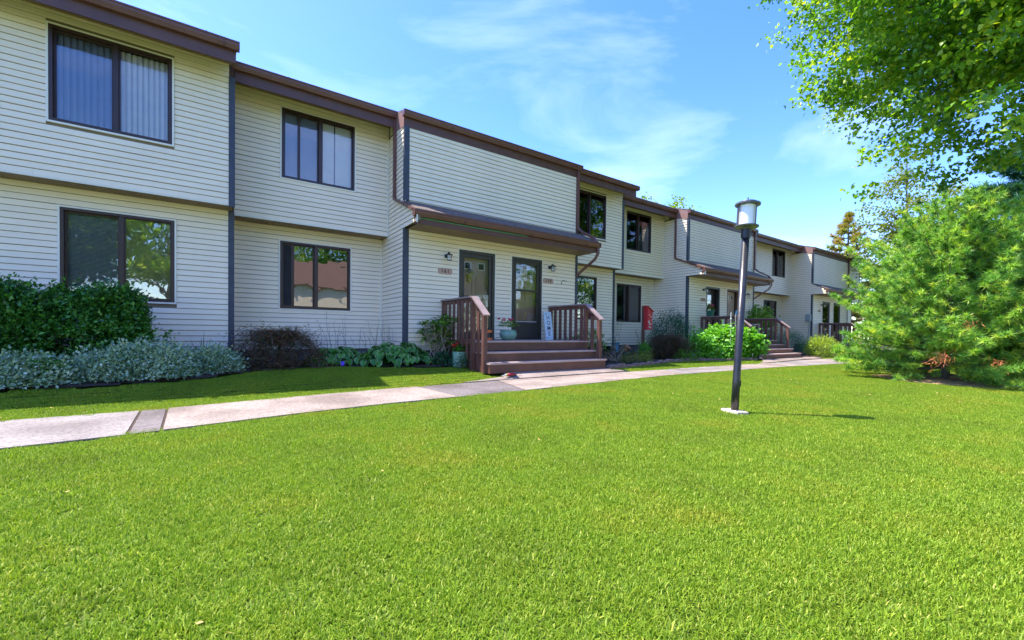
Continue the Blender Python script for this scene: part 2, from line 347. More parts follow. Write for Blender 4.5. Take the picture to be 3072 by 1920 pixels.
for x0, x1 in zip(np.arange(-12, 34, 1.0), np.arange(-11, 35, 1.0)):
    gap.add([(x0, near(x0), .088), (x1, near(x1), .088), (x1, far(x1), .088), (x0, far(x0), .088)], [(0, 1, 2, 3)])
gap.build('path_base', M['soil'], walk)

# ------------------------------------------------------------ grass blades (one object, geometry nodes)
def is_lawn(x, y, pad=0):
    ok = ~((y > near(x)-pad) & (y < far(x)+pad))
    ok &= ~(inpoly(x, y, [(3.5, 6.7), (8.3, 6.8), (7.7, 7.0), (7.75, 7.3), (4.7, 7.3), (4.55, 6.9)]))
    ok &= ~(inpoly(x, y, [(14.5, 6.7), (20.5, 7.0), (20.5, 7.4), (19.6, 7.6), (16, 7.6), (15.6, 7.1)]))
    ok &= ~((x > 4.35) & (x < 7.8) & (y > 7.1)) & ~((x > 16) & (x < 19.6) & (y > 7.4))
    for b in BEDS: ok &= ~inpoly(x, y, b)
    ok &= y < 9.2
    ok &= ~((x-13.3)**2+(y-2.1)**2 < 1.3**2) & ~((x-14.1)**2+(y-.5)**2 < 1.1**2)
    ok &= ~((x > 5.07) & (x < 5.4) & (y > 2.58) & (y < 2.84))
    return ok
def patch(size, nb, seed, hh=1.0):
    r = np.random.default_rng(seed)
    p = np.stack([r.uniform(-size/2, size/2, nb), r.uniform(-size/2, size/2, nb), np.zeros(nb)], 1)
    az = r.uniform(0, 2*np.pi, nb); lean = np.abs(r.normal(.55, .38, nb)); h = r.uniform(.013, .032, nb)*hh; w = r.uniform(.0015, .0031, nb)
    d = np.stack([np.cos(az)*np.sin(lean), np.sin(az)*np.sin(lean), np.cos(lean)], 1)
    d2 = np.stack([np.cos(az)*np.sin(lean*1.7), np.sin(az)*np.sin(lean*1.7), np.maximum(.05, np.cos(lean*1.7))], 1)
    sd = np.stack([-np.sin(az+r.normal(0, .6, nb)), np.cos(az), np.zeros(nb)], 1)*w[:, None]
    m1 = p+d*h[:, None]*.55; tip = m1+d2*h[:, None]*.55
    V = np.stack([p-sd, p+sd, m1+sd*.8, m1-sd*.8, tip], 1).reshape(-1, 3)
    b = np.arange(nb)*5
    F1 = np.stack([b, b+1, b+2], 1); F2 = np.stack([b, b+2, b+3], 1); F3 = np.stack([b+3, b+2, b+4], 1)
    return np_mesh('grass_blades', V, np.concatenate([F1, F2, F3]), M['blade'], var=np.repeat(r.random(nb), 5))
PS = .16
patches = [bpy.data.objects.new('grass_tuft', patch(PS*1.5, 950, 100+i)) for i in range(4)]
gx, gy = np.meshgrid(np.arange(-5, 34, PS), np.arange(-4, 9.2, PS), indexing='ij')
gx = gx.ravel()+R.uniform(-.04, .04, gx.size); gy = gy.ravel()+R.uniform(-.04, .04, gy.size)
dd = gx*F_.x+gy*F_.y; ll = gx*R_.x+gy*R_.y
keep = (dd > -.8) & (np.abs(ll) < np.maximum(dd, 0)*1.32+2.6) & is_lawn(gx, gy, .01) & (dd < 24)
gx, gy = gx[keep], gy[keep]
me = bpy.data.meshes.new('grass'); pts = np.stack([gx, gy, gz(gx, gy)], 1).astype(np.float32)
me.vertices.add(len(pts)); me.vertices.foreach_set('co', pts.ravel())
for nme, dat in (('rotz', R.uniform(0, 6.28, len(gx))), ('scl', R.uniform(.8, 1.15, len(gx)))):
    a = me.attributes.new(nme, 'FLOAT', 'POINT'); a.data.foreach_set('value', dat.astype(np.float32))
a = me.attributes.new('pick', 'INT', 'POINT'); a.data.foreach_set('value', R.integers(0, 4, len(gx)).astype(np.int32))
me.materials.append(M['blade'])
grass = link('grass', me); tag(grass, 'short bright green grass blades of the mown lawn', 'grass', kind='stuff')
ng = bpy.data.node_groups.new('grass_scatter', 'GeometryNodeTree')
ng.interface.new_socket('Geometry', in_out='INPUT', socket_type='NodeSocketGeometry'); ng.interface.new_socket('Geometry', in_out='OUTPUT', socket_type='NodeSocketGeometry')
gn = ng.nodes.new; gl = ng.links.new
gi = gn('NodeGroupInput'); go = gn('NodeGroupOutput'); ip = gn('GeometryNodeInstanceOnPoints'); jn = gn('GeometryNodeJoinGeometry')
for o in patches[::-1]:
    oi = gn('GeometryNodeObjectInfo'); oi.inputs['Object'].default_value = o; oi.inputs['As Instance'].default_value = True; gl(oi.outputs['Geometry'], jn.inputs[0])
def attr(nm, ty):
    q = gn('GeometryNodeInputNamedAttribute'); q.data_type = ty; q.inputs[0].default_value = nm; return [o for o in q.outputs if o.enabled][0]
cx = gn('ShaderNodeCombineXYZ'); gl(attr('rotz', 'FLOAT'), cx.inputs[2])
gl(gi.outputs[0], ip.inputs['Points']); gl(jn.outputs[0], ip.inputs['Instance']); ip.inputs['Pick Instance'].default_value = True
gl(attr('pick', 'INT'), ip.inputs['Instance Index']); gl(cx.outputs[0], ip.inputs['Rotation']); gl(attr('scl', 'FLOAT'), ip.inputs['Scale']); gl(ip.outputs[0], go.inputs[0])
mo = grass.modifiers.new('scatter', 'NODES'); mo.node_group = ng

rl = np.random.default_rng(77); n_ = 150
fx = rl.uniform(-3, 16, n_); fy = rl.uniform(1, 8, n_); fx[:60] = rl.uniform(8, 14, 60); fy[:60] = rl.uniform(.5, 4, 60)
P_ = np.stack([fx, fy, gz(fx, fy)+.035+rl.uniform(0, .01, n_)], 1); D_ = np.stack([np.cos(fx*9), np.sin(fx*9), rl.normal(0, .25, n_)], 1)
def fallen(P, D):
    Nn = norm_(np.stack([rl.normal(0, .3, len(P)), rl.normal(0, .3, len(P)), np.ones(len(P))], 1)); D = norm_(D); Sd = norm_(np.cross(D, Nn)); ln = rl.uniform(.02, .042, (len(P), 1)); m = P+D*ln*.45
    V = np.stack([P, m+Sd*ln*.3, P+D*ln, m-Sd*ln*.3], 1).reshape(-1, 3); b = np.arange(len(P))*4; return V, np.concatenate([np.stack([b, b+1, b+2], 1), np.stack([b, b+2, b+3], 1)])
norm_ = lambda v: v/np.linalg.norm(v, axis=1, keepdims=True)
V_, F3_ = fallen(P_, D_)
tag(link('fallen_leaves', np_mesh('fallen_leaves', V_, F3_, mat('dry_leaf', (.34, .24, .07), .7, .5, 2))), 'dry fallen leaves scattered thinly over the lawn', 'fallen leaves', kind='stuff')

# ------------------------------------------------------------ townhouses
LAP = .1025
cache = {}
def board_mesh(Ln):
    k = round(Ln, 2)
    if k not in cache:
        mb = MB(); L2 = k
        T_ = LAP-.010
        mb.add([(0, -.022, 0), (L2, -.022, 0), (L2, -.009, T_), (0, -.009, T_), (0, 0, 0), (L2, 0, 0), (L2, 0, T_), (0, 0, T_), (0, -.022, .012), (L2, -.022, .012)],
               [(0, 1, 9, 8), (8, 9, 2, 3), (0, 4, 5, 1), (0, 8, 3, 7, 4), (1, 5, 6, 2, 9), (3, 2, 6, 7)])
        me = bpy.data.meshes.new('siding_board'); me.from_pydata(mb.v, [], mb.f); me.materials.append(M['siding']); cache[k] = (me, k)
    return cache[k]
def siding(parent, z0, z1, spans, origin, axis='x', single=True, rs=0):
    """spans(z)->list of (u0,u1) in world coordinate along the wall; origin = plane coordinate"""
    rr = random.Random(rs); off = ORG[parent.name]; joined = MB()
    n = int(round((z1-z0)/LAP))
    for i in range(n):
        z = z0+i*LAP
        for (a, b) in spans(z+LAP/2):
            parts = [(a, b)]
            if single and axis == 'x' and b-a > 2.4 and rr.random() < .38:
                c = a+(b-a)*rr.uniform(.3, .7); parts = [(a, c-.0015), (c, b)]
            for (u0, u1) in parts:
                if u1-u0 < .03: continue
                if single:
                    me, k = board_mesh(u1-u0)
                    if axis == 'x': o = link('siding_board', me, parent, (u0-off[0], origin-off[1]-rr.uniform(0, .003), z-off[2]+rr.uniform(-.0012, .0012)), (rr.uniform(-.004, .004), 0, 0))
                    else: o = link('siding_board', me, parent, (origin-off[0], u1-off[1], z-off[2]), (0, 0, -math.pi/2))
                    o.scale = ((u1-u0)/k, 1, 1)
                else:
                    if axis == 'x': joined.add([(u0, origin-.022, z), (u1, origin-.022, z), (u1, origin-.009, z+LAP-.012), (u0, origin-.009, z+LAP-.012), (u0, origin, z), (u1, origin, z), (u0, origin, z+LAP-.012), (u1, origin, z+LAP-.012)], [(0, 1, 2, 3), (0, 4, 5, 1), (3, 2, 7, 6)])
                    else: joined.add([(origin-.022, u1, z), (origin-.022, u0, z), (origin-.009, u0, z+LAP-.012), (origin-.009, u1, z+LAP-.012), (origin, u1, z), (origin, u0, z), (origin, u1, z+LAP-.012), (origin, u0, z+LAP-.012)], [(0, 1, 2, 3), (0, 4, 5, 1), (3, 2, 7, 6)])
    if not single: joined.build('siding', M['siding'], parent, kind='stuff')
def wall(t, x0, x1, z0, z1, Y, holes=(), single=True, rs=0, z_found=None, depth=.5):
    mb = MB(); hs = sorted(holes)
    xe = [x0]+[h[i] for h in hs for i in (0, 1)]+[x1]
    for i in range(0, len(xe), 2): mb.box(xe[i], xe[i+1], Y, Y+.12, z0, z1)
    for h in hs:
        mb.box(h[0], h[1], Y, Y+.12, z0, h[2]); mb.box(h[0], h[1], Y, Y+.12, h[3], z1)
        # room behind
        a, b, c, d = h; y0, y1 = Y+.12, Y+.12+depth
        mb.add([(a, y0, c), (b, y0, c), (b, y0, d), (a, y0, d), (a, y1, c), (b, y1, c), (b, y1, d), (a, y1, d)], [(4, 5, 6, 7), (0, 1, 5, 4), (3, 7, 6, 2), (0, 4, 7, 3), (1, 2, 6, 5)], 1)
    w = mb.build('wall', [M['shade_backing'], M['room']], t)
    def sp(z):
        cur = [(x0, x1)]
        for h in hs:
            if h[2]-.045 < z < h[3]+.045:
                nx = []
                for a, b in cur:
                    if h[0]-.03 > a: nx.append((a, min(b, h[0]-.03)))
                    if h[1]+.03 < b: nx.append((max(a, h[1]+.03), b))
                cur = nx
        return cur
    siding(w, z0, z1, sp, Y, single=single, rs=rs)
    return w
def window(t, x0, x1, z0, z1, Y, style='', mfrac=.5, label=None):
    """sliding window, screened left sash further in; x0..x1 is the brown frame"""
    fr = MB(); d0, d1 = Y-.03, Y+.08; b = .045
    for a in ((x0, x1, z0, z0+b), (x0, x1, z1-b, z1), (x0, x0+b, z0+b, z1-b), (x1-b, x1, z0+b, z1-b)): fr.box(a[0], a[1], d0, d1, a[2], a[3])
    xm = x0+(x1-x0)*mfrac; fr.box(xm-.03, xm+.03, d0+.012, d1, z0+b, z1-b)
    w = fr.build('window', M['frame'], t, label)
    tr = MB(); k = .028
    for a in ((x0-k, x1+k, z0-k, z0), (x0-k, x1+k, z1, z1+k), (x0-k, x0, z0, z1), (x1, x1+k, z0, z1)): tr.box(a[0], a[1], Y-.035, Y+.0, a[2], a[3])
    tr.build('window_trim', M['cream'], w)
    for (a, c, yy, mm) in ((x0+b, xm-.03, Y+.045, 'L'), (xm+.03, x1-b, Y+.012, 'R')):
        s = MB(); q = .03 if mm == 'L' else .022
        for e in ((a, c, z0+b, z0+b+q), (a, c, z1-b-q, z1-b), (a, a+q, z0+b+q, z1-b-q), (c-q, c, z0+b+q, z1-b-q)): s.box(e[0], e[1], yy, yy+.02, e[2], e[3])
        if style == 'split' and mm == 'L': s.box(a+.19, a+.25, yy-.004, yy+.02, z0+b+q, z1-b-q)
        if style == 'splitup' and mm == 'L': s.box(a+.27, a+.32, yy-.004, yy+.02, z0+b+q, z1-b-q)
        s.build('sash', M['frame'], w)
        if style == 'split' and mm == 'L': s = MB(); s.box(a+q, a+.19, yy-.002, yy+.004, z0+b+q, z1-b-q); s.build('insect_screen', M['room'], w)
        g = MB(); g.box(a+q, c-q, yy+.006, yy+.012, z0+b+q, z1-b-q)
        gm = {'mirror': 'glass_mirror'}.get(style if style != 'split' else 'mirror', 'glass')
        if style in ('vanes', 'splitup'): gm = 'glass_clear'
        if mm == 'L': gm = 'glass_screen' if gm in ('glass', 'glass_clear') else 'glass_mirror'
        g.build('window_pane', M[gm], w)
    yb = Y+.105
    if style == 'vanes':
        n = 9
        for a, c in ((x0+.05, xm-.02), (xm+.02, x1-.05)):
            for i in range(n):
                u0 = a+(c-a)*i/n; u1 = a+(c-a)*(i+1)/n; v = MB()
                v.prism([(u0, yb+.03), (u0+(u1-u0)*.5, yb-.004), (u1+.006, yb-.012), (u1+.006, yb-.009), (u0+(u1-u0)*.5, yb), (u0, yb+.033)], 'z', z0+.05, z1-.05)
                v.build('blind_vane', M['vane'], w)
    elif style == 'slats' or style.startswith('slats'):
        v = MB(); z = z0+.05+(.32 if style == 'slatsup' else 0)
        while z < z1-.05:
            v.add([(x0+.04, yb, z), (x1-.04, yb, z), (x1-.04, yb+.009, z+(.017 if single_slat else .024)), (x0+.04, yb+.009, z+(.017 if single_slat else .024))], [(0, 1, 2, 3)]); z += .0215 if single_slat else .03
        v.build('blind_slats', M['blind'], w, kind='stuff')
    elif style == 'splitup':
        for i, (a, c) in enumerate(((x0+.05, x0+.34), (x0+.38, xm-.03), (xm+.03, xm+.31), (xm+.335, x1-.05))):
            v = MB(); v.box(a, c, yb, yb+.01, z0+.05, z1-.05); v.build('roller_shade', M['vane'], w)
    elif style == 'curtain':
        v = MB(); n = 40; a, c = xm+.25*(x1-xm), x1-.1
        P_ = [(a+(c-a)*i/n, yb+.02*math.sin(i*1.1)+.01*math.sin(i*2.7)) for i in range(n+1)]
        v.add([(p[0], p[1], z0+.05) for p in P_]+[(p[0]+.03*math.sin(j), p[1], z1-.05) for j, p in enumerate(P_)], [(i, i+1, n+2+i, n+1+i) for i in range(n)])
        v.build('curtain', M['curtain'], w, smooth=True)
    return w
single_slat = True
TAN = math.tan(rad(17))
def gutter(t, x0, x1, Yg, zt, fb=.335, fdeep=.12, wallY=None, soffit_z=None, hang=True, rise=0):
    g = MB(); pr = [(Yg, zt), (Yg, zt-.025), (Yg+.012, zt-.03), (Yg+.018, zt-.07), (Yg+.045, zt-.135), (Yg+.115, zt-.135), (Yg+.115, zt-.02), (Yg+.1, zt-.02), (Yg+.1, zt-.12), (Yg+.05, zt-.12), (Yg+.03, zt-.07), (Yg+.02, zt-.02), (Yg+.02, zt)]
    g.prism(pr, 'x', x0-.04, x1+.05); g.box(x0-.043, x0-.04, Yg, Yg+.115, zt-.13, zt); g.box(x1+.05, x1+.053, Yg, Yg+.115, zt-.13, zt)
    for xx in np.arange(x0+.9, x1-.3, 1.9): g.box(xx, xx+.02, Yg-.003, Yg+.06, zt-.03, zt+.004); g.box(xx+.25, xx+.257, Yg+.008, Yg+.05, zt-.135, zt-.03)
    g.build('gutter', M['brown'], t)
    f = MB(); f.box(x0, x1, Yg+.115, Yg+.14, zt-fb, zt-.01)
    f.build('fascia', M['fascia'], t)
def roof(t, x0, x1, Yg, zt, ridge=15.2):
    mb = MB(); y0 = Yg+.03; za = zt+.012; zr = za+(ridge-y0)*TAN; yb = 2*ridge-y0
    mb.prism([(y0, za), (ridge, zr), (yb, za), (yb, za-.06), (ridge, zr-.06), (y0, za-.06)], 'x', x0, x1)
    mb.build('roof', M['shingle'], t)
def body(t, x0, x1, y0, z1, y1=20.5):
    mb = MB(); mb.box(x0+.01, x1-.01, y0, y1, .1, z1); mb.build('rear_wall', M['siding'], t)
def soffit(t, x0, x1, y0, y1, z, name='soffit'):
    mb = MB(); x = x0
    while x < x1: mb.box(x, min(x1, x+.094), y0, y1, z, z+.02); x += .1015
    mb.box(x0, x1, y0, y1, z+.012, z+.03, 1)
    mb.build(name, [M['soffit'], M['black']], t, kind='stuff')
def trim(t, name, m, *b):
    mb = MB(); mb.box(*b); return mb.build(name, M[m], t)
def bay(label, x0, x1, Yu, Yl, Yg, zg, wins, single=True, rs=0, post=True, lowpost=True, xw=None):
    t = thing('townhouse', label, 'house', (x0, Yl, .25))
    wu = [(a, b, c, d) for (a, b, c, d, *_r) in wins if c > 3.4]; wl = [(a, b, c, d) for (a, b, c, d, *_r) in wins if c < 3.4]
    zt = 3.36; pw = .095 if post else .02
    wall(t, x0, x1-pw, zt, zg-.09, Yu, wu, single, rs)
    wall(t, x0, x1-pw, .58, zt-.02, Yl, wl, single, rs+1)
    if post:
        trim(t, 'corner_board', 'post', x1-.1, x1, Yu-.03, Yu+.02, zt-.04, zg-.34); trim(t, 'corner_board', 'post', x1-.1, x1, Yl-.03, Yl+.02, .45, zt-.03)
    else:
        trim(t, 'corner_trim', 'cream', x1-.045, x1-.02, Yu-.035, Yu+.01, zt-.02, zg-.1); trim(t, 'corner_trim', 'cream', x1-.045, x1-.02, Yl-.035, Yl+.01, .58, zt-.03)
    for (a, b, c, d, st, mf, lb) in wins: window(t, a, b, c, d, (Yu if c > 3.4 else Yl), st, mf, lb)
    soffit(t, x0, x1-.02, Yu+.005, Yl, zt-.028)
    trim(t, 'drip_edge', 'cream', x0, x1-.02, Yu-.024, Yu+.004, zt-.026, zt-.002)
    trim(t, 'foundation', 'concrete', x0, x1, Yl+.03, Yl+.5, .0, .58)
    gutter(t, x0, x1, Yg, zg)
    soffit(t, x0, x1, Yg+.14, Yu, zg-.12, 'eave_soffit')
    roof(t, x0, x1+.02, Yg, zg); body(t, x0, x1, Yl+.7, zg+.1)
    return t
A1 = 'sliding window with white vertical blinds'; 
bay('cream sided townhouse at the far left, vertical blinds in its upper window', -6.8, .235, 9.6, 10.0, 8.95, 6.08,
    [(-2.195, -.69, 4.245, 5.735, 'vanes', .515, 'upper window with vertical blinds'), (-2.165, -.685, 1.495, 3.0, 'slats', .51, 'lower window with fine horizontal blinds')], rs=1)
bay('cream sided townhouse between the tall slate corner board and porch 161', .236, 3.416, 10.33, 10.80, 9.64, 6.10,
    [(1.085, 2.595, 4.285, 5.775, 'splitup', .51, 'upper window with plain shades'), (1.11, 2.625, 1.50, 3.02, 'split', .49, 'dark lower window reflecting the houses opposite')], rs=3, post=False)
single_slat = False
bay('cream sided townhouse just right of door 159, white curtain in upper window', 8.72, 11.87, 10.22, 10.62, 9.57, 6.11,
    [(9.43, 10.93, 4.25, 5.74, 'curtain', .5, 'upper window with white curtain'), (9.45, 10.94, 1.50, 3.0, 'mirror', .16, 'lower window behind the porch rail')], rs=5, single=False)
bay('cream sided townhouse behind the red box on a post, before porch 157', 11.871, 15.22, 10.95, 11.42, 10.27, 6.06,
    [(12.84, 14.34, 4.28, 5.77, 'slats', .5, None), (12.87, 14.37, 1.50, 3.02, 'slatsup', .5, None)], rs=7, single=False, post=False)
bay('cream sided townhouse between the second and third porches', 20.5, 27.04, 10.95, 11.42, 10.27, 6.06,
    [(24.7, 26.25, 4.28, 5.77, 'curtain', .45, None), (24.85, 26.4, 1.50, 3.02, 'curtain', .5, None)], rs=9, single=False, post=False)
bay('last cream sided townhouse, only its roof end showing past the third porch', 32.35, 35.6, 10.22, 10.62, 9.57, 6.11, [], rs=11, single=False)

def outline(pts, t, name, m, w=.07, d=.055, **k):
    mb = MB(); h, e = w/2, d/2
    mb.sweep(pts, [(-h, -e), (h, -e), (h, e), (-h, e)], **k); return mb.build(name, M[m], t)
def wing(label, X, Y, doors, single, rs, dsl=True, yb=1.56):
    """entrance wing: X left edge, Y front wall; doors = [(x0,x1,builder)]"""
    t = thing('entrance_wing', label, 'house', (X, Y, .25)); x1 = X+5.29
    hs = [(a+.02, b-.02, .86, 3.02) for a, b, _ in doors]
    wall(t, X+.10, x1-.09, .58, 3.33, Y, hs, single, rs, depth=.35)
    wall(t, X+.10, x1-.09, 3.88, 5.63, Y, (), single, rs+1)
    # side wall facing left
    mb = MB(); mb.box(X, X+.10, Y+.06, Y+yb+.3, .58, 5.75); mb.box(X, X+.06, Y-.77, Y+.06, 3.36, 3.45)
    mb.prism([(Y-.77, 3.45), (Y+.06, 3.45), (Y+.06, 3.97)], 'x', X, X+.06)
    w = mb.build('side_wall', M['shade_backing'], t)
    def sp(z):
        e = Y+(1.09 if z > 3.32 else yb)
        if z > 3.93: return [(Y+.02, e)]
        if z > 3.37: return [(Y-.77+max(0, z-3.47)*1.56, e)]
        return [(Y+.02, e)]
    siding(w, .58, 5.72, sp, X, 'y', single, rs+2)
    trim(t, 'corner_board', 'post', X-.022, X+.095, Y-.03, Y+.045, .42, 3.34); trim(t, 'corner_board', 'post', X-.022, X+.095, Y-.03, Y+.045, 3.97, 5.62)
    trim(t, 'corner_board', 'post', x1-.09, x1, Y-.03, Y+.03, .42, 3.34); trim(t, 'corner_board', 'fascia', x1-.09, x1, Y-.03, Y+.03, 3.9, 5.62)
    mb = MB(); mb.box(x1-.1, x1-.003, Y+.03, Y+1.5, .5, 5.75); mb.build('side_wall', M['siding'], t)
    trim(t, 'cheek_trim', 'cream', X-.024, X+.0, Y-.785, Y-.765, 3.31, 3.47)
    trim(t, 'foundation', 'concrete', X+.01, x1, Y+.03, Y+.8, 0, .58)
    # main roof of wing
    gutter(t, X-.03, x1+.02, Y-.14, 5.935)
    trim(t, 'frieze_board', 'fascia', X-.02, x1, Y-.026, Y, 5.60, 5.80)
    mb = MB(); mb.prism([(Y-.02, 5.60), (Y-.02, 5.92), (Y+.62, 6.11), (Y+.62, 5.72)], 'x', X-.03, X-.021); mb.build('rake_board', M['rake'], t)
    roof(t, X-.03, x1+.03, Y-.14, 5.935); body(t, X, x1, Y+.9, 6.1)
    # porch roof
    yg = Y-.79; gutter(t, X-.03, x1+.13, yg, 3.585, .275)
    mb = MB(); mb.prism([(yg+.03, 3.60), (Y, 3.965), (Y, 3.90), (yg+.03, 3.54)], 'x', X-.02, x1+.12)
    pr = mb.build('porch_roof', M['shingle'], t)
    n = 6; sh = MB()
    for r_ in range(n):
        ya = yg+.04+r_*(.74/n); za = 3.603+r_*(.365/n)*(.74/.79)
        x = X-.02+(.1 if r_ % 2 else 0)
        while x < x1+.1:
            w_ = random.uniform(.2, .3); h_ = random.uniform(.004, .009)
            sh.add([(x, ya, za+h_), (min(x+w_-.006, x1+.12), ya, za+h_), (min(x+w_-.006, x1+.12), ya+.15, za+.062), (x, ya+.15, za+.062), (x, ya, za-.004), (min(x+w_-.006, x1+.12), ya, za-.004)], [(0, 1, 2, 3), (4, 5, 1, 0)]); x += w_
    sh.build('shingles', M['shingle'], pr, kind='stuff')
    soffit(t, X+.06, x1+.03, yg+.14, Y-.0, 3.315, 'porch_soffit')
    mb = MB(); mb.prism([(yg+.13, 3.31), (yg+.13, 3.57), (Y, 3.92), (Y, 3.31)], 'x', x1+.03, x1+.055); mb.build('porch_roof_end', M['fascia'], t)
    trim(t, 'head_trim', 'cream', X+.1, x1-.09, Y-.03, Y-.002, 3.29, 3.315)
    # downspouts
    if dsl:
        outline([(X-.055, Y+.52, 5.98), (X-.055, Y+.52, 4.11), (X-.055, Y-.50, 3.67), (X-.055, Y-.68, 3.60), (X+.0, Y-.74, 3.53)], t, 'downspout', 'brown', up=(1, 0, 0))
    outline([(x1-.05, Y-.065, 5.85), (x1-.05, Y-.065, 4.12), (x1+.0, Y-.2, 3.98), (x1+.06, Y-.62, 3.73), (x1+.06, Y-.73, 3.60)], t, 'downspout', 'brown', up=(1, 0, 0))
    outline([(x1+.14, Y-.72, 3.45), (x1+.14, Y-.71, 3.30), (x1+.11, Y-.62, 3.14), (x1-.04, Y-.02, 2.72)], t, 'downspout', 'brown', up=(.9, .3, 0))
    for a, b, fn in doors: fn(t, a, b, Y)
    return t
def rect_frame(mb, x0, x1, z0, z1, y0, y1, w, mi=0):
    mb.box(x0, x0+w, y0, y1, z0, z1, mi); mb.box(x1-w, x1, y0, y1, z0, z1, mi); mb.box(x0+w, x1-w, y0, y1, z0, z0+w, mi); mb.box(x0+w, x1-w, y0, y1, z1-w, z1, mi)
def door_set(t, x0, x1, Y, kind, hinge='L', lites=True):
    z0, z1 = .865, 3.03
    mb = MB(); k = .022
    mb.box(x0-k, x0, Y-.03, Y+.0, z0, z1+k); mb.box(x1, x1+k, Y-.03, Y+.0, z0, z1+k); mb.box(x0, x1, Y-.03, Y, z1, z1+k)
    tr = mb.build('door_trim', M['cream'], t)
    mb = MB(); mb.box(x0, x0+.075, Y-.025, Y+.1, z0, z1); mb.box(x1-.075, x1, Y-.025, Y+.1, z0, z1); mb.box(x0+.075, x1-.075, Y-.025, Y+.1, z1-.075, z1)
    mb.box(x0, x1, Y-.05, Y+.1, z0-.03, z0)
    mb.build('door_frame', M['door' if kind != 'taupe' else 'inner_brown'], t)
    a, b, c, d = x0+.078, x1-.078, z0+.01, z1-.078
    # inner house door
    inn = MB(); inn.box(a, b, Y+.16, Y+.2, c, d)
    dm = {'dark': 'door', 'full': 'inner_door', 'split': 'inner_door', 'taupe': 'inner_door', 'brown': 'inner_brown'}[kind]
    di = inn.build('door', M[dm], t)
    ww = b-a
    if kind in ('full', 'split', 'taupe'):
        for u in (.17, .62):
            li = MB(); xa = a+ww*u; rect_frame(li, xa, xa+.2, d-.36, d-.17, Y+.14, Y+.16, .02, 0); li.box(xa+.02, xa+.18, Y+.154, Y+.158, d-.34, d-.19, 1); li.build('door_light', [M['cream'], M['room']], di)
        for u in (.1, .55):
            for (pa, pb) in ((c+.15, c+.72), (c+.85, d-.5)):
                pm = MB(); xa = a+ww*u; rect_frame(pm, xa, xa+ww*.35, pa, pb, Y+.145, Y+.16, .02); pm.box(xa+.05, xa+ww*.35-.05, Y+.15, Y+.16, pa+.05, pb-.05); pm.build('door_panel', M[dm], di)
    if kind in ('dark', 'brown'):
        rf = MB(); rect_frame(rf, a+.2, b-.2, c+.55, d-.2, Y+.14, Y+.16, .035); rf.box(a+.235, b-.235, Y+.152, Y+.157, c+.585, d-.235, 1); rf.build('door_light', [M['door'], M['glass_mirror']], di)
        for xa, xb in ((a+.08, (a+b)/2-.03), ((a+b)/2+.03, b-.08)):
            pm = MB(); rect_frame(pm, xa, xb, c+.1, c+.48, Y+.145, Y+.16, .02); pm.build('door_panel', M[dm], di)
    if kind in ('full', 'split', 'brown'):
        s = MB(); w = .085; ys = Y+.005
        zk = c+.14 if kind == 'full' else c+.46
        s.box(a, a+w, ys, ys+.03, c, d); s.box(b-w, b, ys, ys+.03, c, d); s.box(a+w, b-w, ys, ys+.03, d-w, d); s.box(a+w, b-w, ys, ys+.03, c, zk)
        if kind == 'split': s.box(a+w, b-w, ys-.004, ys+.03, 2.135, 2.185); s.box(a+w+.02, b-w-.02, ys-.006, ys, c+.06, zk-.06)
        sd = s.build('storm_door', M['door'], t)
        g = MB()
        if kind == 'split': g.box(a+w, b-w, ys+.012, ys+.016, zk, 2.135); g.box(a+w, b-w, ys+.012, ys+.016, 2.185, d-w)
        else: g.box(a+w, b-w, ys+.012, ys+.016, zk, d-w)
        g.build('storm_pane', M['glass_door'], sd)
        if kind == 'split': q = MB(); q.box(a+w, b-w, ys-.006, ys+.0, zk-.025, zk-.012); q.build('kick_strip', M['white'], sd)
        h = MB(); xh = b-.05 if hinge == 'L' else a+.045
        sgn = -1 if hinge == 'L' else 1
        h.box(xh-.014, xh+.014, ys-.018, ys, 1.82, 2.0); h.bar((xh, ys-.05, 1.9), (xh+sgn*.12, ys-.055, 1.905), .018, .018); h.bar((xh, ys-.055, 1.9), (xh, ys, 1.9), .02, .02)
        h.build('door_handle', M['black'], sd)
    return di
M['inner_brown'] = mat('brown_door_paint', (.12, .065, .04), .5, .1)
def d_full(t, a, b, Y):
    di = door_set(t, a, b, Y, 'full', 'R')
    q = MB(); q.lathe([(.0, 0), (.03, 0), (.045, .006), (.0, .008)], (0, 0, 0), 14); o = q.build('oval_sticker', M['white'], t)
    o.location = (b-.20-ORG[t.name][0], Y+.004-ORG[t.name][1], 1.26-ORG[t.name][2]); o.rotation_euler = (rad(90), 0, 0)
def d_split(t, a, b, Y): door_set(t, a, b, Y, 'split', 'L')
def d_dark(t, a, b, Y): door_set(t, a, b, Y, 'dark')
def d_taupe(t, a, b, Y): door_set(t, a, b, Y, 'taupe')
def d_brown(t, a, b, Y): door_set(t, a, b, Y, 'brown')
WX, WY = [3.416, 15.23, 27.05], [9.24, 9.86, 9.86]
wing('nearest cream entrance wing with storm doors 161 and 159 under a brown eave', WX[0], WY[0], [(4.785, 5.82, d_full), (6.345, 7.365, d_split)], True, 21)
wing('second cream entrance wing holding doors 157 and 155, behind the lamp post', WX[1], WY[1], [(16.56, 17.6, d_dark), (18.16, 19.2, d_taupe)], False, 31)
wing('third cream entrance wing, farthest along the row, part hidden by the pine', WX[2], WY[2], [(28.42, 29.5, d_brown), (30.05, 31.1, d_brown)], False, 41, dsl=False)
t = bpy.data.objects['entrance_wing']
mb = MB(); mb.sweep([(3.47, 8.562, 3.435), (5.0, 8.56, 3.43), (6.35, 8.562, 3.437)], [(-.006, -.006), (.006, -.006), (.006, .006), (-.006, .006)], up=(0, 1, 0)); mb.build('green_cord', M['green_string'], t)

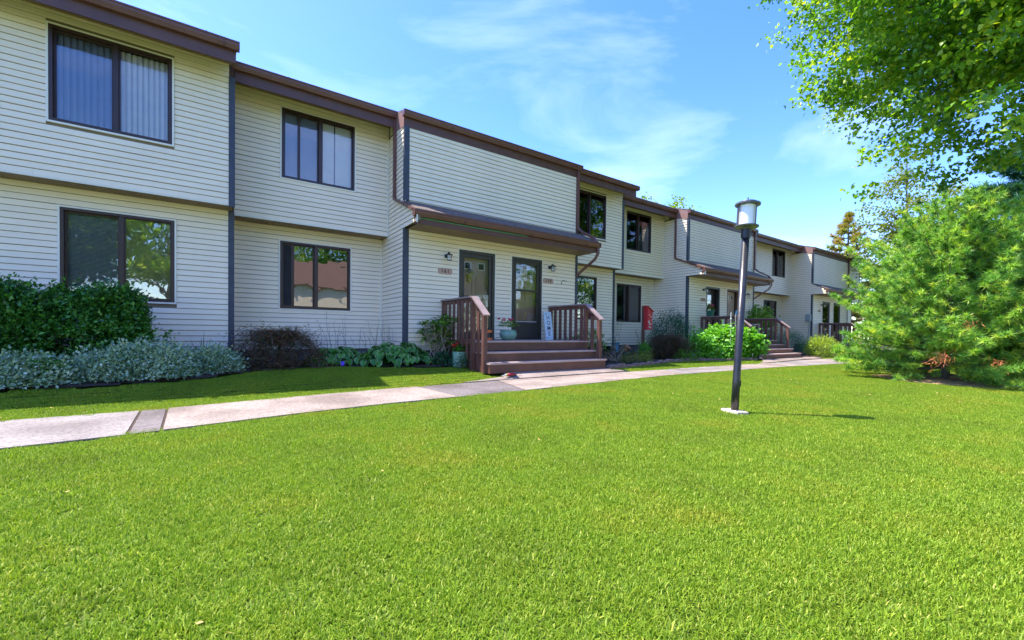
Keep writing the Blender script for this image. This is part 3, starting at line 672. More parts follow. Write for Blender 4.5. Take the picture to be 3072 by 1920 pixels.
# electricity meter on the third wing's side wall
t = thing('meter_box', 'grey electricity meter box with conduit on the side wall of the third wing', 'meter', (27.03, 9.98, 1.8))
mb = MB(); mb.box(26.9, 27.03, 9.86, 10.12, 1.84, 2.24); mb.build('meter_case', M['grey'], t, bevel=.01)
mb = MB(); mb.tube([(26.99, 9.95, 1.84), (26.99, 9.95, 1.4), (26.99, 10.0, .9), (26.99, 10.0, .3)], .02, 8); mb.build('conduit', M['grey'], t)

# ------------------------------------------------------------ text
def text(name, s, size, m, parent, loc, rot, ext=.002, align='CENTER', spacing=1, sx=1):
    cu = bpy.data.curves.new(name, 'FONT'); cu.body = s; cu.size = size; cu.extrude = ext; cu.align_x = align; cu.align_y = 'CENTER'; cu.space_character = spacing; cu.offset = .0012
    ob = bpy.data.objects.new(name, cu); C.objects.link(ob)
    me = bpy.data.meshes.new_from_object(ob.evaluated_get(bpy.context.evaluated_depsgraph_get())); bpy.data.objects.remove(ob); bpy.data.curves.remove(cu)
    me.name = name; me.materials.clear(); me.materials.append(m)
    o = link(name, me, parent, loc, rot); o.scale = (sx, 1, 1); return o

def plaque(x, Y, z, num, label):
    t = thing('number_plaque', label, 'house number', (x, Y-.018, z), group='house number plaques', world=False)
    mb = MB(); w, h = .183, .072; c = .03
    poly = [(-w+c, -h), (w-c, -h), (w-c*.4, -h+c*.8), (w, -h+c*.9), (w, h-c*.9), (w-c*.4, h-c*.8), (w-c, h), (-w+c, h), (-w+c*.4, h-c*.8), (-w, h-c*.9), (-w, -h+c*.9), (-w+c*.4, -h+c*.8)]
    mb.prism(poly, 'y', -.014, 0); mb.build('plaque', M['plaque'], t)
    text('number', num, .125, M['letter'], t, (0, -.018, -.002), (rad(90), 0, 0), spacing=1.35, sx=.95)
    return t
plaque(4.416, 9.24, 2.46, '161', 'tan plaque numbered 161 left of the first storm door')
plaque(7.59, 9.24, 2.478, '159', 'tan plaque numbered 159 right of the second storm door')
plaque(16.33, 9.86, 2.46, '157', 'tan plaque numbered 157 left of the dark door')
plaque(19.5, 9.86, 2.46, '155', 'tan plaque numbered 155 above the small striped flag')
plaque(28.0, 9.86, 2.46, '153', 'tan plaque beside the brown door of the farthest porch')
def wall_lamp(x, Y, z, label):
    t = thing('wall_lantern', label, 'wall light', (x, Y-.018, z), group='black wall lanterns by the doors', world=False)
    mb = MB(); mb.lathe([(.0, -.004), (.075, -.004), (.075, .012), (.0, .012)], n=10); o = mb.build('mounting_block', M['cream'], t); o.rotation_euler = (rad(90), 0, 0)
    mb = MB(); mb.lathe([(.0, .012), (.05, .012), (.045, .04), (.0, .05)], n=14); mb2 = mb.build('backplate', M['black'], t, smooth=True); mb2.rotation_euler = (rad(90), 0, 0)
    mb = MB(); mb.tube([(0, -.04, .0), (0, -.09, .03), (0, -.13, .075), (0, -.17, .07), (0, -.175, .03)], .011, 8); mb.build('arm', M['black'], t, smooth=True)
    mb = MB(); mb.lathe([(.0, .055), (.02, .052), (.035, .03), (.085, .012), (.085, .004), (.0, .004)], (0, -.175, 0), 18); mb.build('hood', M['black'], t, smooth=True)
    mb = MB(); mb.lathe([(.0, .003), (.04, .003), (.042, -.1), (.03, -.12), (.0, -.12)], (0, -.175, 0), 16); mb.build('glass_jar', M['opal'], t, smooth=True)
    mb = MB()
    for k in range(6):
        a = k*math.pi/3; mb.tube([(.053*math.cos(a), -.175+.053*math.sin(a), .004), (.053*math.cos(a), -.175+.053*math.sin(a), -.125)], .004, 5)
    for zz in (-.06, -.125): mb.lathe([(.05, zz), (.058, zz), (.058, zz+.007), (.05, zz+.007)], (0, -.175, 0), 16)
    mb.build('cage', M['black'], t)
    return t
wall_lamp(4.44, 9.24, 2.82, 'black caged wall lantern left of the single pane storm door')
wall_lamp(7.63, 9.24, 2.86, 'black caged wall lantern right of the two pane storm door')
wall_lamp(16.33, 9.86, 2.87, 'black caged wall lantern above the hanging basket by the dark door')
wall_lamp(19.68, 9.86, 2.85, 'black caged wall lantern above the small striped flag, right of the lamp post')
wall_lamp(28.3, 9.86, 2.81, 'black caged wall lantern on the farthest entrance wing')
mb = MB(); mb.tube([(8.06, 9.2, 2.425), (8.06, 9.17, 2.49), (8.075, 9.16, 2.525), (8.12, 9.15, 2.53), (8.16, 9.15, 2.515), (8.20, 9.15, 2.51), (8.225, 9.15, 2.535)], .008, 6)
tag(mb.build('plant_hook', M['black'], smooth=True), 'small curved black iron hook on siding right of plaque 159', 'hook')

# ------------------------------------------------------------ porches
def porch(label, X, Y, steps, zf, left=.965, right=4.245):
    """X, Y: wing left edge and wall; steps: [(Yfront, ztop)] from the floor down; zf: ground"""
    t = thing('porch', label, 'porch', (X+2.6, Y-.8, zf)); xl, xr = X+left, X+right
    yf = Y-1.54; z = .83
    n = 11; d = (Y-.02-yf)/n
    for i in range(n):
        b = MB(); b.box(xl+.03, xr+(.08 if i == 0 else -.03), yf+i*d, yf+(i+1)*d-.006, z-.035, z); b.build('floor_board', M['tread'], t)
    fb = MB(); fb.box(xl+.05, xr+.02, yf+.03, yf+.06, z-.21, z-.036); fb.build('riser', M['deck'], t)
    py = yf; prevz = z
    for i, (ys, zs) in enumerate(steps):
        x0, x1 = xl+.03-.02*i, xr+.05
        if i == len(steps)-1: x0 -= .0; x1 += .0
        for k in range(2):
            b = MB(); w = (py-ys+.03)/2; b.box(x0, x1, ys+k*w, ys+(k+1)*w-.008, zs-.035, zs); b.build('tread', M['tread'], t)
        nz = steps[i+1][1] if i < len(steps)-1 else zf-.02
        b = MB(); b.box(x0+.02, x1-.02, ys+.03, ys+.055, nz-.0, zs-.036); b.build('riser', M['deck'], t)
        for xs in (x0+.02, x1-.045): b = MB(); b.box(xs-.002, xs+.025, ys+.056, py+.03, zf-.02, zs-.036); b.build('stringer', M['deck'], t)
        py = ys; prevz = zs
    yp = Y-1.46   # main posts
    for xc, sg in ((xl, -1), (xr, 1)):
        for (yy, zt_, zb) in ((yp, 1.735, zf-.02), (yp-.47, 1.36, zf-.02), (Y-.06, 1.735, .5)):
            b = MB(); b.box(xc-.045, xc+.045, yy-.045, yy+.045, zb, zt_); b.build('post', M['deck'], t, bevel=.004)
        for zz in (1.69, .80):
            b = MB(); b.box(xc-.02+sg*-.0, xc+.02, yp+.045, Y-.11, zz-.045, zz+.045); b.build('rail', M['deck'], t)
        b = MB(); b.box(xc-.075, xc+.075, yp-.05, Y-.03, 1.737, 1.77); b.build('rail_cap', M['cap'], t)
        b = MB(); b.bar((xc, yp-.045, 1.755), (xc, yp-.56, 1.35), .145, .034, up=(0, 0, 1)); b.build('rail_cap', M['cap'], t)
        b = MB(); b.bar((xc, yp-.02, 1.68), (xc, yp-.46, 1.34), .04, .09, up=(0, 0, 1)); b.build('rail', M['deck'], t)
        for i in range(6):
            yc = yp+.19+i*(Y-.13-yp-.25)/5.2; b = MB(); zb = .42 if sg < 0 else .60
            b.box(xc+sg*.022, xc+sg*.045, yc-.048, yc+.048, zb+random.uniform(-.006, .006), 1.70); b.build('baluster', M['deck'], t)
        b = MB(); b.box(xc-.02, xc+.02, yp-.27, yp-.19, .55, 1.50); b.build('baluster', M['deck'], t)
        la = MB()
        for s_ in (-1, 1):
            y0 = yp+.05; L_ = Y-.1-y0; H_ = .26
            k = -.4
            while k < L_:
                a0, a1 = (k, k+.3) if s_ > 0 else (k+.3, k)
                p = np.array([a0, 0.]); q = np.array([a1, .42]); tt = [0, 1]
                pa, pb = p, q
                cl = lambda v: min(max(v[0], 0), L_)
                if max(a0, a1) > 0 and min(a0, a1) < L_:
                    lo, hi = 0., 1.
                    dx = a1-a0
                    for bound in (0, L_):
                        tcut = (bound-a0)/dx
                        if bound == 0: lo, hi = (max(lo, tcut), hi) if dx > 0 else (lo, min(hi, tcut))
                        else: lo, hi = (lo, min(hi, tcut)) if dx > 0 else (max(lo, tcut), hi)
                    if hi > lo+.02: la.bar((xc+s_*.004, y0+a0+dx*lo, zf+.02+.42*lo*.95), (xc+s_*.004, y0+a0+dx*hi, zf+.02+.42*hi*.95), .008, .035, up=(1, 0, 0))
                k += .105
        la.build('lattice', M['deck'], t, kind='stuff')
    return t
porch('near brown wooden porch with three steps at doors 161 and 159', WX[0], WY[0], [(7.40, .605), (7.10, .40)], .21)
porch('second brown wooden porch with four steps, behind the leaning lamp post', WX[1], WY[1], [(8.02, .665), (7.72, .50), (7.42, .325)], .155, 1.0, 4.2)
porch('farthest brown wooden porch, half hidden by the big pine', WX[2], WY[2], [(8.02, .665), (7.72, .50), (7.42, .325)], .155, 1.0, 4.2)

# ------------------------------------------------------------ lamp post (leaning)
base = Vector((5.215, 2.705, .05)); topv = Vector((5.335, 2.665, 2.31)); ax = (topv-base); Hh = ax.length
q = ax.to_track_quat('Z', 'Y').to_euler()
t = thing('lamp_post', 'leaning black lamp post with white cylinder lantern on the lawn', 'lamp post', base, q, world=False)
mb = MB(); mb.box(-.135, .135, -.085, .085, -.08, .035); o = mb.build('concrete_footing', mat('pale_concrete', (.62, .52, .42), .9, .1, 9, .5, 30), t, bevel=.01)
mb = MB(); mb.lathe([(.0445, .03), (.0445, .42), (.0425, .43), (.0425, Hh-.14), (.04, Hh-.14), (.04, Hh)], n=24); mb.build('pole', M['pole'], t, smooth=True)
mb = MB(); mb.lathe([(.036, -.02), (.049, -.02), (.049, .1), (.055, .115), (.055, .0), (.0, .0)], (0, 0, Hh-.09), 24); mb.build('collar', M['black'], t)
mb = MB(); mb.box(-.022, .022, -.052, -.044, .33, .40); o = mb.build('access_plate', M['black'], t, bevel=.003); o.rotation_euler = (0, 0, rad(-40))
for bx_, by_ in ((-.09, -.05), (.09, -.05), (.09, .05), (-.09, .05)): mb = MB(); mb.tube([(bx_, by_, .03), (bx_, by_, .05)], .009, 6); mb.build('anchor_bolt', M['lampcap'], t)
z0 = Hh
mb = MB(); mb.lathe([(.0, .0), (.06, .0), (.075, .015), (.128, .022), (.138, .03), (.138, .04), (.0, .04)], (0, 0, z0), 32); mb.build('lantern_base', M['lampcap'], t)
mb = MB(); mb.lathe([(.0, .0), (.092, .0), (.092, .25), (.0, .25)], (0, 0, z0+.042), 32); mb.build('globe', M['opal'], t, smooth=False)
for a0 in (25, 145, 265):
    for da in (-9, 0, 9) if a0 != 25 else (-2, 2):
        a = rad(a0+da+168); r_ = .112; b = MB(); b.tube([(r_*math.cos(a), r_*math.sin(a), z0+.04), (r_*math.cos(a), r_*math.sin(a), z0+.30)], .0055, 6); b.build('guard_rod', M['lampcap'], t)
mb = MB(); mb.lathe([(.0, .0), (.118, .0), (.142, .004), (.142, .022), (.105, .03), (.10, .045), (.06, .058), (.0, .064)], (0, 0, z0+.295), 32); mb.build('lantern_cap', M['lampcap'], t, smooth=False)
mb = MB(); mb.lathe([(.0, .0), (.006, .0), (.004, .02), (.009, .03), (.0, .045)], (0, 0, z0+.358), 10); mb.build('finial', M['black'], t)

# ------------------------------------------------------------ foliage helpers
def norm(v): return v/np.maximum(1e-9, np.linalg.norm(v, axis=-1, keepdims=True))
def leaf_arrays(P, D, Nn, ln, wd, fold=.25, shape=2):
    """P base, D direction, Nn approximate normal, length, width arrays"""
    D = norm(D); Sd = norm(np.cross(D, Nn)); Up = np.cross(Sd, D)
    ln = ln[:, None]; wd = wd[:, None]
    n = len(P)
    if shape == 2:
        m = P+D*ln*.45
        V = np.stack([P, m+Sd*wd/2+Up*wd*fold, P+D*ln, m-Sd*wd/2+Up*wd*fold], 1).reshape(-1, 3); b = np.arange(n)*4
        return V, np.concatenate([np.stack([b, b+1, b+2], 1), np.stack([b, b+2, b+3], 1)]), 4
    m1 = P+D*ln*.3; m2 = P+D*ln*.68-Up*ln*.05; tip = P+D*ln-Up*ln*.16
    V = np.stack([P, m1+Sd*wd/2+Up*wd*fold, m1, m1-Sd*wd/2+Up*wd*fold, m2+Sd*wd*.42+Up*wd*fold*.7, m2, m2-Sd*wd*.42+Up*wd*fold*.7, tip], 1).reshape(-1, 3); b = np.arange(n)*8
    tr = [(0, 1, 2), (0, 2, 3), (1, 4, 2), (4, 5, 2), (2, 5, 3), (5, 6, 3), (4, 7, 5), (5, 7, 6)]
    return V, np.concatenate([np.stack([b+i, b+j, b+k], 1) for i, j, k in tr]), 8
def make_leaves(name, parent, P, D, Nn, ln, wd, m, fold=.25, shape=2, vb=None, kind=None, rng=R):
    V, Fc, k = leaf_arrays(P, D, Nn, ln, wd, fold, shape)
    off = ORG.get(parent.name, np.zeros(3)) if parent else 0
    v = vb if vb is not None else rng.random(len(P))
    o = link(name, np_mesh(name, V-off, Fc, m, var=np.repeat(np.clip(v, 0, 1), k)), parent)
    return tag(o, kind=kind)
def sph(n, rng=R): return norm(rng.normal(size=(n, 3)))
def clumps_in(c, r, n, rng, shell=.55, boxy=1):
    d = sph(n, rng)
    if boxy < 1: d = np.sign(d)*np.abs(d)**boxy; d = d/np.maximum(1e-6, (np.abs(d)**(2/boxy)).sum(1, keepdims=True)**(boxy/2))
    rr = (shell+(1-shell)*rng.random(n))[:, None]
    return np.array(c)+d*rr*np.array(r)
def bush(name, label, cat, c, r, n_cl, per, ln, wd, m, cr=.14, seed=1, shell=.75, droop=.0, shape=2, group=None, spiky=0, stems=True, flat=1.0, boxy=1):
    """c centre, r radii"""
    rng = np.random.default_rng(seed); zg = float(gz(c[0], c[1])); t = thing(name, label, cat, (c[0], c[1], zg), group=group)
    cc = clumps_in(c, r, n_cl, rng, shell, boxy); cc[:, 2] = np.maximum(cc[:, 2], zg+.06)
    bump = 1+.12*np.sin(cc[:, 0]*5+seed)+.1*np.sin(cc[:, 1]*7+2)
    cc = np.array(c)+(cc-np.array(c))*np.stack([bump, bump, bump], 1); cc[:, 2] = np.maximum(cc[:, 2], zg+.05)
    P = np.repeat(cc, per, 0)+rng.normal(size=(n_cl*per, 3))*cr*np.array([1, 1, flat]); P[:, 2] = np.maximum(P[:, 2], zg+.03)
    outw = norm(P-np.array(c)); D = norm(outw*.8+rng.normal(size=P.shape)*.7+np.array([0, 0, .35-droop]))
    Nn = norm(outw*.5+np.array([0, 0, 1.])+rng.normal(size=P.shape)*.5)
    s = rng.uniform(.65, 1.2, len(P))
    make_leaves('foliage', t, P, D, Nn, ln*s, wd*s, m, shape=shape, rng=rng, vb=np.clip(np.repeat(rng.normal(.5, .16, n_cl), per)+rng.normal(0, .2, len(P)), 0, 1))
    if stems:
        mb = MB()
        for k in range(9):
            q = cc[rng.integers(n_cl)]; b0 = np.array([c[0]+rng.normal()*r[0]*.12, c[1]+rng.normal()*r[1]*.12, zg]); mb.tube([b0, (b0+q)/2+rng.normal(size=3)*.05+np.array([0, 0, .05]), q], [.016, .01, .004], 5)
        mb.build('stems', M['bark'], t)
    return t
LM = {
 'holly': leafmat('holly_leaf', [(.02, .09, .02), (.05, .19, .03), (.11, .32, .03)], .3, .15, .5),
 'varieg': leafmat('variegated_leaf', [(.09, .20, .11), (.22, .36, .23), (.40, .52, .36), (.62, .70, .54)], .5, .2),
 'maple_dark': leafmat('laceleaf_maple', [(.12, .07, .06), (.14, .19, .09), (.46, .14, .12)], .6, .25),
 'maple_brown': leafmat('bronze_laceleaf', [(.08, .055, .035), (.13, .085, .05), (.10, .10, .05)], .6, .25),
 'rhodo': leafmat('rhododendron_leaf', [(.05, .16, .02), (.10, .27, .03), (.19, .37, .04), (.32, .33, .05)], .4, .25),
 'blue': leafmat('blue_green_leaf', [(.015, .07, .03), (.03, .12, .05), (.06, .18, .07)], .45, .25),
 'hyd': leafmat('hydrangea_leaf', [(.07, .24, .02), (.13, .37, .03), (.20, .48, .04)], .45, .35),
 'lime': leafmat('lime_leaf', [(.12, .22, .02), (.30, .42, .04), (.45, .52, .10)], .45, .35),
 'maple': leafmat('shade_tree_leaf', [(.04, .12, .012), (.10, .25, .02), (.21, .38, .025), (.42, .50, .04)], .4, .45, .4),
 'pine': leafmat('pine_needle', [(.06, .18, .04), (.17, .39, .06), (.36, .58, .08), (.66, .72, .09)], .5, .25, .4),
 'spruce': leafmat('blue_spruce_needle', [(.02, .10, .06), (.05, .18, .10), (.09, .24, .13)], .6, .15),
 'oak': leafmat('distant_leaf', [(.08, .13, .025), (.16, .22, .04), (.28, .32, .06)], .6, .35),
 'rust': leafmat('rusty_leaf', [(.20, .27, .05), (.36, .31, .07), (.46, .22, .08)], .6, .3),
 'yellowg': leafmat('yellow_green_leaf', [(.12, .22, .01), (.22, .34, .015), (.30, .38, .02)], .5, .4),
 'hosta': leafmat('hosta_leaf', [(.04, .17, .03), (.07, .26, .04), (.11, .33, .05)], .35, .3),
 'hostaw': leafmat('hosta_margin', [(.24, .36, .16), (.42, .50, .30)], .4, .3),
 'geran': leafmat('geranium_leaf', [(.05, .2, .02), (.10, .32, .03)], .5, .35),
 'strap': leafmat('strap_leaf', [(.03, .12, .02), (.07, .2, .03)], .45, .3),
}
# ------------------------------------------------------------ left bed
bush('holly_hedge', 'large clipped dark green hedge under the far left window', 'hedge', (-2.72, 9.12, .84), (2.0, .62, .80), 2300, 40, .062, .04, LM['holly'], .055, 3, .66, boxy=.8)
bush('variegated_shrub', 'silvery green and white shrub, left mound at the lawn edge', 'shrub', (-2.3, 8.2, .30), (.62, .42, .30), 260, 46, .052, .034, LM['varieg'], .07, 4, .7, group='silvery variegated shrubs')
bush('variegated_shrub', 'silvery green and white shrub in front of the dark hedge, broadest mound', 'shrub', (-1.05, 8.45, .34), (.78, .46, .42), 380, 46, .052, .034, LM['varieg'], .075, 5, .7, group='silvery variegated shrubs')
bush('variegated_shrub', 'silvery green and white shrub, right mound ending at the dark laceleaf maple', 'shrub', (-.2, 8.75, .33), (.46, .42, .33), 210, 46, .052, .034, LM['varieg'], .07, 6, .7, group='silvery variegated shrubs')
def upright_leafy(c, h, n, seed, m, ln, wd, name, label, cat):
    rng = np.random.default_rng(seed); zg = float(gz(c[0], c[1])); t = thing(name, label, cat, (c[0], c[1], zg)); mb = MB(); P = []; D = []
    for k in range(n):
        a = rng.uniform(0, 6.28); hh = h*rng.uniform(.6, 1); tip = np.array([c[0]+math.cos(a)*.25*h, c[1]+math.sin(a)*.2*h, zg+hh]); b0 = np.array([c[0]+rng.normal()*.04, c[1]+rng.normal()*.04, zg])
        mb.tube([b0, (b0+tip)/2+[0, 0, .05], tip], [.006, .005, .003], 5)
        for s in np.linspace(.25, 1, 7):
            p = b0+(tip-b0)*s
            for e in (-1, 1): an = a+e*1.4+s*5; P.append(p); D.append([math.cos(an), math.sin(an), .35])
    mb.build('stems', M['twig'], t); P = np.array(P); D = np.array(D); s = rng.uniform(.7, 1.2, len(P))
    make_leaves('foliage', t, P, D, np.tile([0, 0, 1.], (len(P), 1)), ln*s, wd*s, m, shape=3, rng=rng)
    return t
upright_leafy((-1.85, 8.0), .42, 9, 8, LM['geran'], .12, .055, 'weed', 'bright green leafy weed growing between the silvery shrubs', 'weed')
def strap_clump(c, n, h, seed, label, name='daylily_clump'):
    rng = np.random.default_rng(seed); zg = float(gz(c[0], c[1])); V = []; Fc = []; var = []
    for k in range(n):
        a = rng.uniform(0, 6.28); L_ = h*rng.uniform(.7, 1.2); w = rng.uniform(.008, .016); out = rng.uniform(.3, .9); b = len(V); sd = np.array([-math.sin(a), math.cos(a), 0])
        for i in range(6):
            s = i/5; p = np.array([c[0]+rng.normal()*.0, c[1], zg])+np.array([math.cos(a)*out*L_*s, math.sin(a)*out*L_*s, L_*(s*1.2-s*s*.75*out)]); ww = w*(1-s*.9)
            V += [p-sd*ww, p+sd*ww]; var += [k/n]*2
        for i in range(5): Fc += [(b+2*i, b+2*i+1, b+2*i+3), (b+2*i, b+2*i+3, b+2*i+2)]
    V = np.array(V)
    o = link(name, np_mesh(name, V-np.array([c[0], c[1], zg]), Fc, LM['strap'], var=var), None, (c[0], c[1], zg)); return tag(o, label, 'plant')
strap_clump((-.25, 9.35), 42, .62, 3, 'clump of long strap leaves behind the silvery shrubs')
strap_clump((-.75, 9.1), 26, .55, 5, 'strap leaf clump against the hedge end')

def laceleaf(c, r, label, m, seed, nb=46):
    rng = np.random.default_rng(seed); zg = float(gz(c[0], c[1])); t = thing('laceleaf_maple', label, 'shrub', (c[0], c[1], zg), group='weeping laceleaf maples'); mb = MB(); P = []; D = []
    top = np.array([c[0], c[1], zg+r[2]*.62])
    mb.tube([(c[0]+.05, c[1], zg), (c[0]-.03, c[1], zg+r[2]*.3), top], [.035, .03, .022], 7)
    for k in range(nb):
        a = rng.uniform(0, 6.28); q = math.sqrt(rng.uniform(.05, 1)); drop = rng.uniform(.3, 1.5)*(.45+.6*q); pts = []
        for s in np.linspace(0, 1, 9):
            pts.append(top+np.array([math.cos(a+s*.4*math.sin(k))*r[0]*q*s, math.sin(a+s*.4*math.sin(k))*r[1]*q*s, r[2]*(.42*math.sin(s*2.2)-drop*s*s-.02)])+rng.normal(size=3)*.015)
        mb.tube(pts, list(np.linspace(.011, .0012, 9)), 4)
        for i in range(2, 9):
            for _ in range(10):
                p = pts[i]+rng.normal(size=3)*[.09, .09, .06]; P += [p]*5; a2 = rng.uniform(0, 6.28)
                for j in range(5): D.append([math.cos(a2+(j-2)*.5), math.sin(a2+(j-2)*.5), -.2+rng.normal()*.35])
    for k in range(260):
        a = rng.uniform(0, 6.28); q = rng.uniform(.1, 1.0); p = np.array([c[0]+math.cos(a)*r[0]*q*.95, c[1]+math.sin(a)*r[1]*q*.95, zg+r[2]*rng.uniform(.06, .62)*(1.15-.55*q)])
        for _ in range(7):
            p2 = p+rng.normal(size=3)*[.06, .06, .05]; P += [p2]*5; a2 = rng.uniform(0, 6.28)
            for j in range(5): D.append([math.cos(a2+(j-2)*.5), math.sin(a2+(j-2)*.5), -.2+rng.normal()*.35])
    mb.build('branches', M['bark'], t); P = np.array(P); P[:, 2] = np.maximum(P[:, 2], zg+.04); n = len(P)
    make_leaves('foliage', t, P, np.array(D), np.tile([0, 0, 1.], (n, 1)), rng.uniform(.045, .075, n), np.full(n, .0115), m, fold=.1, rng=rng)
    return t
laceleaf((.95, 9.25, 0), (1.02, .62, .80), 'dark maroon weeping laceleaf maple under the dark reflecting window', LM['maple_dark'], 21, 85)

# hostas: every leaf an object of its own, shared mesh data
def hosta_leaf_mesh(i):
    rng = np.random.default_rng(500+i); n = 7; L_ = .2; V = []; Fc = []; mi = []; rows = []
    for k in range(n+1):
        s = k/n; w = .078*math.sin(math.pi*min(1, s*.94+.06))**.8*(1.15-.35*s); x = L_*s; z = .05*math.sin(s*2.2)-.085*s*s; row = []
        for q in (-1, -.86, 0, .86, 1): row.append(len(V)); V.append((x, w*q*1.15, z+.022*abs(q)-.004*math.sin(q*9+s*9)))
        rows.append(row)
    for k in range(n):
        for j in range(4): a, b = rows[k], rows[k+1]; Fc.append((a[j], b[j], b[j+1], a[j+1])); mi.append(1 if j in (0, 3) else 0)
    return np_mesh('leaf', V, Fc, [LM['hosta'], LM['hostaw']], mi=mi, var=np.full(len(V), rng.random()), smooth=True)
HL = [hosta_leaf_mesh(i) for i in range(6)]
def hosta(c, r, h, n, label, seed):
    rng = np.random.default_rng(seed); zg = float(gz(c[0], c[1])); t = thing('hosta', label, 'hosta', (c[0], c[1], zg), group='hostas at the foot of the siding'); mb = MB()
    for k in range(n):
        a = rng.uniform(0, 2*math.pi); q = math.sqrt(rng.uniform(.02, 1)); p = np.array([math.cos(a)*r[0]*q*.85, math.sin(a)*r[1]*q*.85, h*(1-.8*q**2)*rng.uniform(.85, 1.1)+.03])
        o = link('leaf', HL[rng.integers(6)], t, tuple(p), (rng.normal()*.25, .15+.75*q+rng.normal()*.15, a+rng.normal()*.35)); s = rng.uniform(.55, .98); o.scale = (s, s, s)
        mb.tube([(c[0]+p[0]*.2, c[1]+p[1]*.2, zg), (c[0]+p[0]*.7, c[1]+p[1]*.7, zg+p[2]*.75), (c[0]+p[0], c[1]+p[1], zg+p[2])], .004, 4)
    mb.build('leaf_stalks', LM['hosta'], t)
    return t
def stalks(par, xs0, xs1, y, hts, n, seed):
    rng = np.random.default_rng(seed)
    for k in range(n):
        x = rng.uniform(xs0, xs1); z = .35; h = rng.uniform(*hts); dx = rng.normal()*.10-.06; p0 = np.array([x, y+rng.normal()*.12, z]); pts = [p0]
        for s in np.linspace(.15, 1, 8): pts.append(p0+np.array([dx*s+.02*math.sin(s*6+k), rng.normal()*.004, h*s])+rng.normal(size=3)*.007)
        mb = MB(); mb.tube(pts, list(np.linspace(.0042, .0018, 9)), 4)
        for s in range(3, 9):
            d = rng.normal(size=3)*.04; mb.tube([pts[s], pts[s]+d+[0, 0, .03]], .0015, 3)
            if rng.random() < .25: q = pts[s]; mb.lathe([(.001, 0), (.006, .01), (.001, .03)], tuple(q), 5)
        mb.build('flower_stalk', stalkm, par)
stalkm = mat('spent_stalk', (.13, .15, .09), .7, .3, 20)
h1 = hosta((2.05, 9.45), (.70, .42), .36, 160, 'white edged hosta with bare stalks, left of the two hostas', 31)
h2 = hosta((3.15, 8.92), (.98, .55), .44, 260, 'larger white edged hosta with bare stalks, beside the slate corner board', 32)
stalks(h1, 1.45, 2.35, 9.75, (.5, 1.05), 15, 41); stalks(h2, 2.5, 3.5, 9.45, (.5, 1.0), 22, 42)

def rhodo(c, h, spread, label, seed, n=26, name='rhododendron', ln=.12, wd=.036, m='rhodo', group=None, per=9):
    rng = np.random.default_rng(seed); zg = float(gz(c[0], c[1])); t = thing(name, label, 'shrub', (c[0], c[1], zg), group=group); mb = MB(); P = []; D = []; Nn = []
    for k in range(n):
        a = rng.uniform(0, 6.28); q = math.sqrt(rng.uniform(.05, 1)); tip = np.array([c[0]+math.cos(a)*spread*q, c[1]+math.sin(a)*spread*.8*q, zg+h*rng.uniform(.42, 1)*(1-.25*q)])
        b0 = np.array([c[0]+rng.normal()*.05, c[1]+rng.normal()*.05, zg]); md = b0+(tip-b0)*.5+np.array([rng.normal()*.06, rng.normal()*.06, -.04])
        mb.tube([b0, b0+(md-b0)*.5+rng.normal(size=3)*.03, md, tip], [.016, .012, .009, .005], 5)
        for e in range(3):
            tp = tip+(rng.normal(size=3)*[.10, .10, .06] if e else 0)
            if e: mb.tube([md+(tip-md)*.5, tp], [.006, .004], 4)
            for j in range(per):
                an = 6.28*j/per+rng.normal()*.2; P.append(tp+rng.normal(size=3)*.008); D.append([math.cos(an), math.sin(an), .25+rng.normal()*.35]); Nn.append([0, 0, 1])
    mb.build('stems', M['twig'], t); P = np.array(P); s = rng.uniform(.7, 1.15, len(P))
    make_leaves('foliage', t, P, np.array(D), np.array(Nn, float), ln*s, wd*s, LM[m], shape=3, fold=.15, rng=rng, vb=np.clip(rng.normal(.42, .25, len(P)), 0, 1))
    return t
rhodo((4.02, 8.78), 1.32, .42, 'open branched rhododendron between corner board and porch rail', 51, 38, ln=.14, wd=.045)
bush('small_fern', 'low green seedling clump at the foot of the rhododendron', 'plant', (4.05, 8.55, .36), (.26, .2, .16), 26, 16, .09, .035, LM['blue'], .05, 52, .5)
bush('low_creeper', 'dark small leaved plant against the porch lattice', 'plant', (4.22, 8.1, .33), (.12, .38, .2), 40, 24, .032, .02, LM['blue'], .05, 53, .5)

# ------------------------------------------------------------ pots
def pot_plant(t, c, r, n, leafm, flm, nfl, seed, frad=.03, ln=.055, wd=.05):
    rng = np.random.default_rng(seed); P = np.array(c)+sph(n, rng)*np.array(r)*rng.uniform(.3, 1, (n, 1)); P[:, 2] = np.maximum(P[:, 2], c[2]-.02); D = P-np.array(c)+[0, 0, .04]
    s = rng.uniform(.7, 1.2, n); make_leaves('foliage', t, P, norm(D)+rng.normal(size=D.shape)*.4, np.tile([0, 0, 1.], (n, 1)), ln*s, wd*s, leafm, shape=3, rng=rng)
    for k in range(nfl):
        a = rng.uniform(0, 6.28); q = rng.uniform(.2, 1); p = np.array([c[0]+math.cos(a)*r[0]*q, c[1]+math.sin(a)*r[1]*q, c[2]+r[2]*rng.uniform(.75, 1.12)]); mb = MB()
        for j in range(12):
            d = norm(rng.normal(size=3)+[0, 0, .5]); s1 = norm(np.cross(d, rng.normal(size=3))); s2 = np.cross(d, s1); e = p+d*frad*.75; mb.add([e-s1*frad*.5, e+s2*frad*.5, e+s1*frad*.5, e-s2*frad*.5], [(0, 1, 2, 3)])
        mb.build('flower_head', flm, t)
t = thing('planter', 'sage green cylindrical planter with red geraniums on the grass', 'planter', (4.32, 8.22, .26), world=False)
mb = MB(); mb.lathe([(.0, 0), (.15, 0), (.165, .01), (.17, .30), (.178, .305), (.178, .325), (.16, .325), (.155, .27), (.0, .27)], n=40); mb.build('pot', M['greenpot'], t, smooth=False)
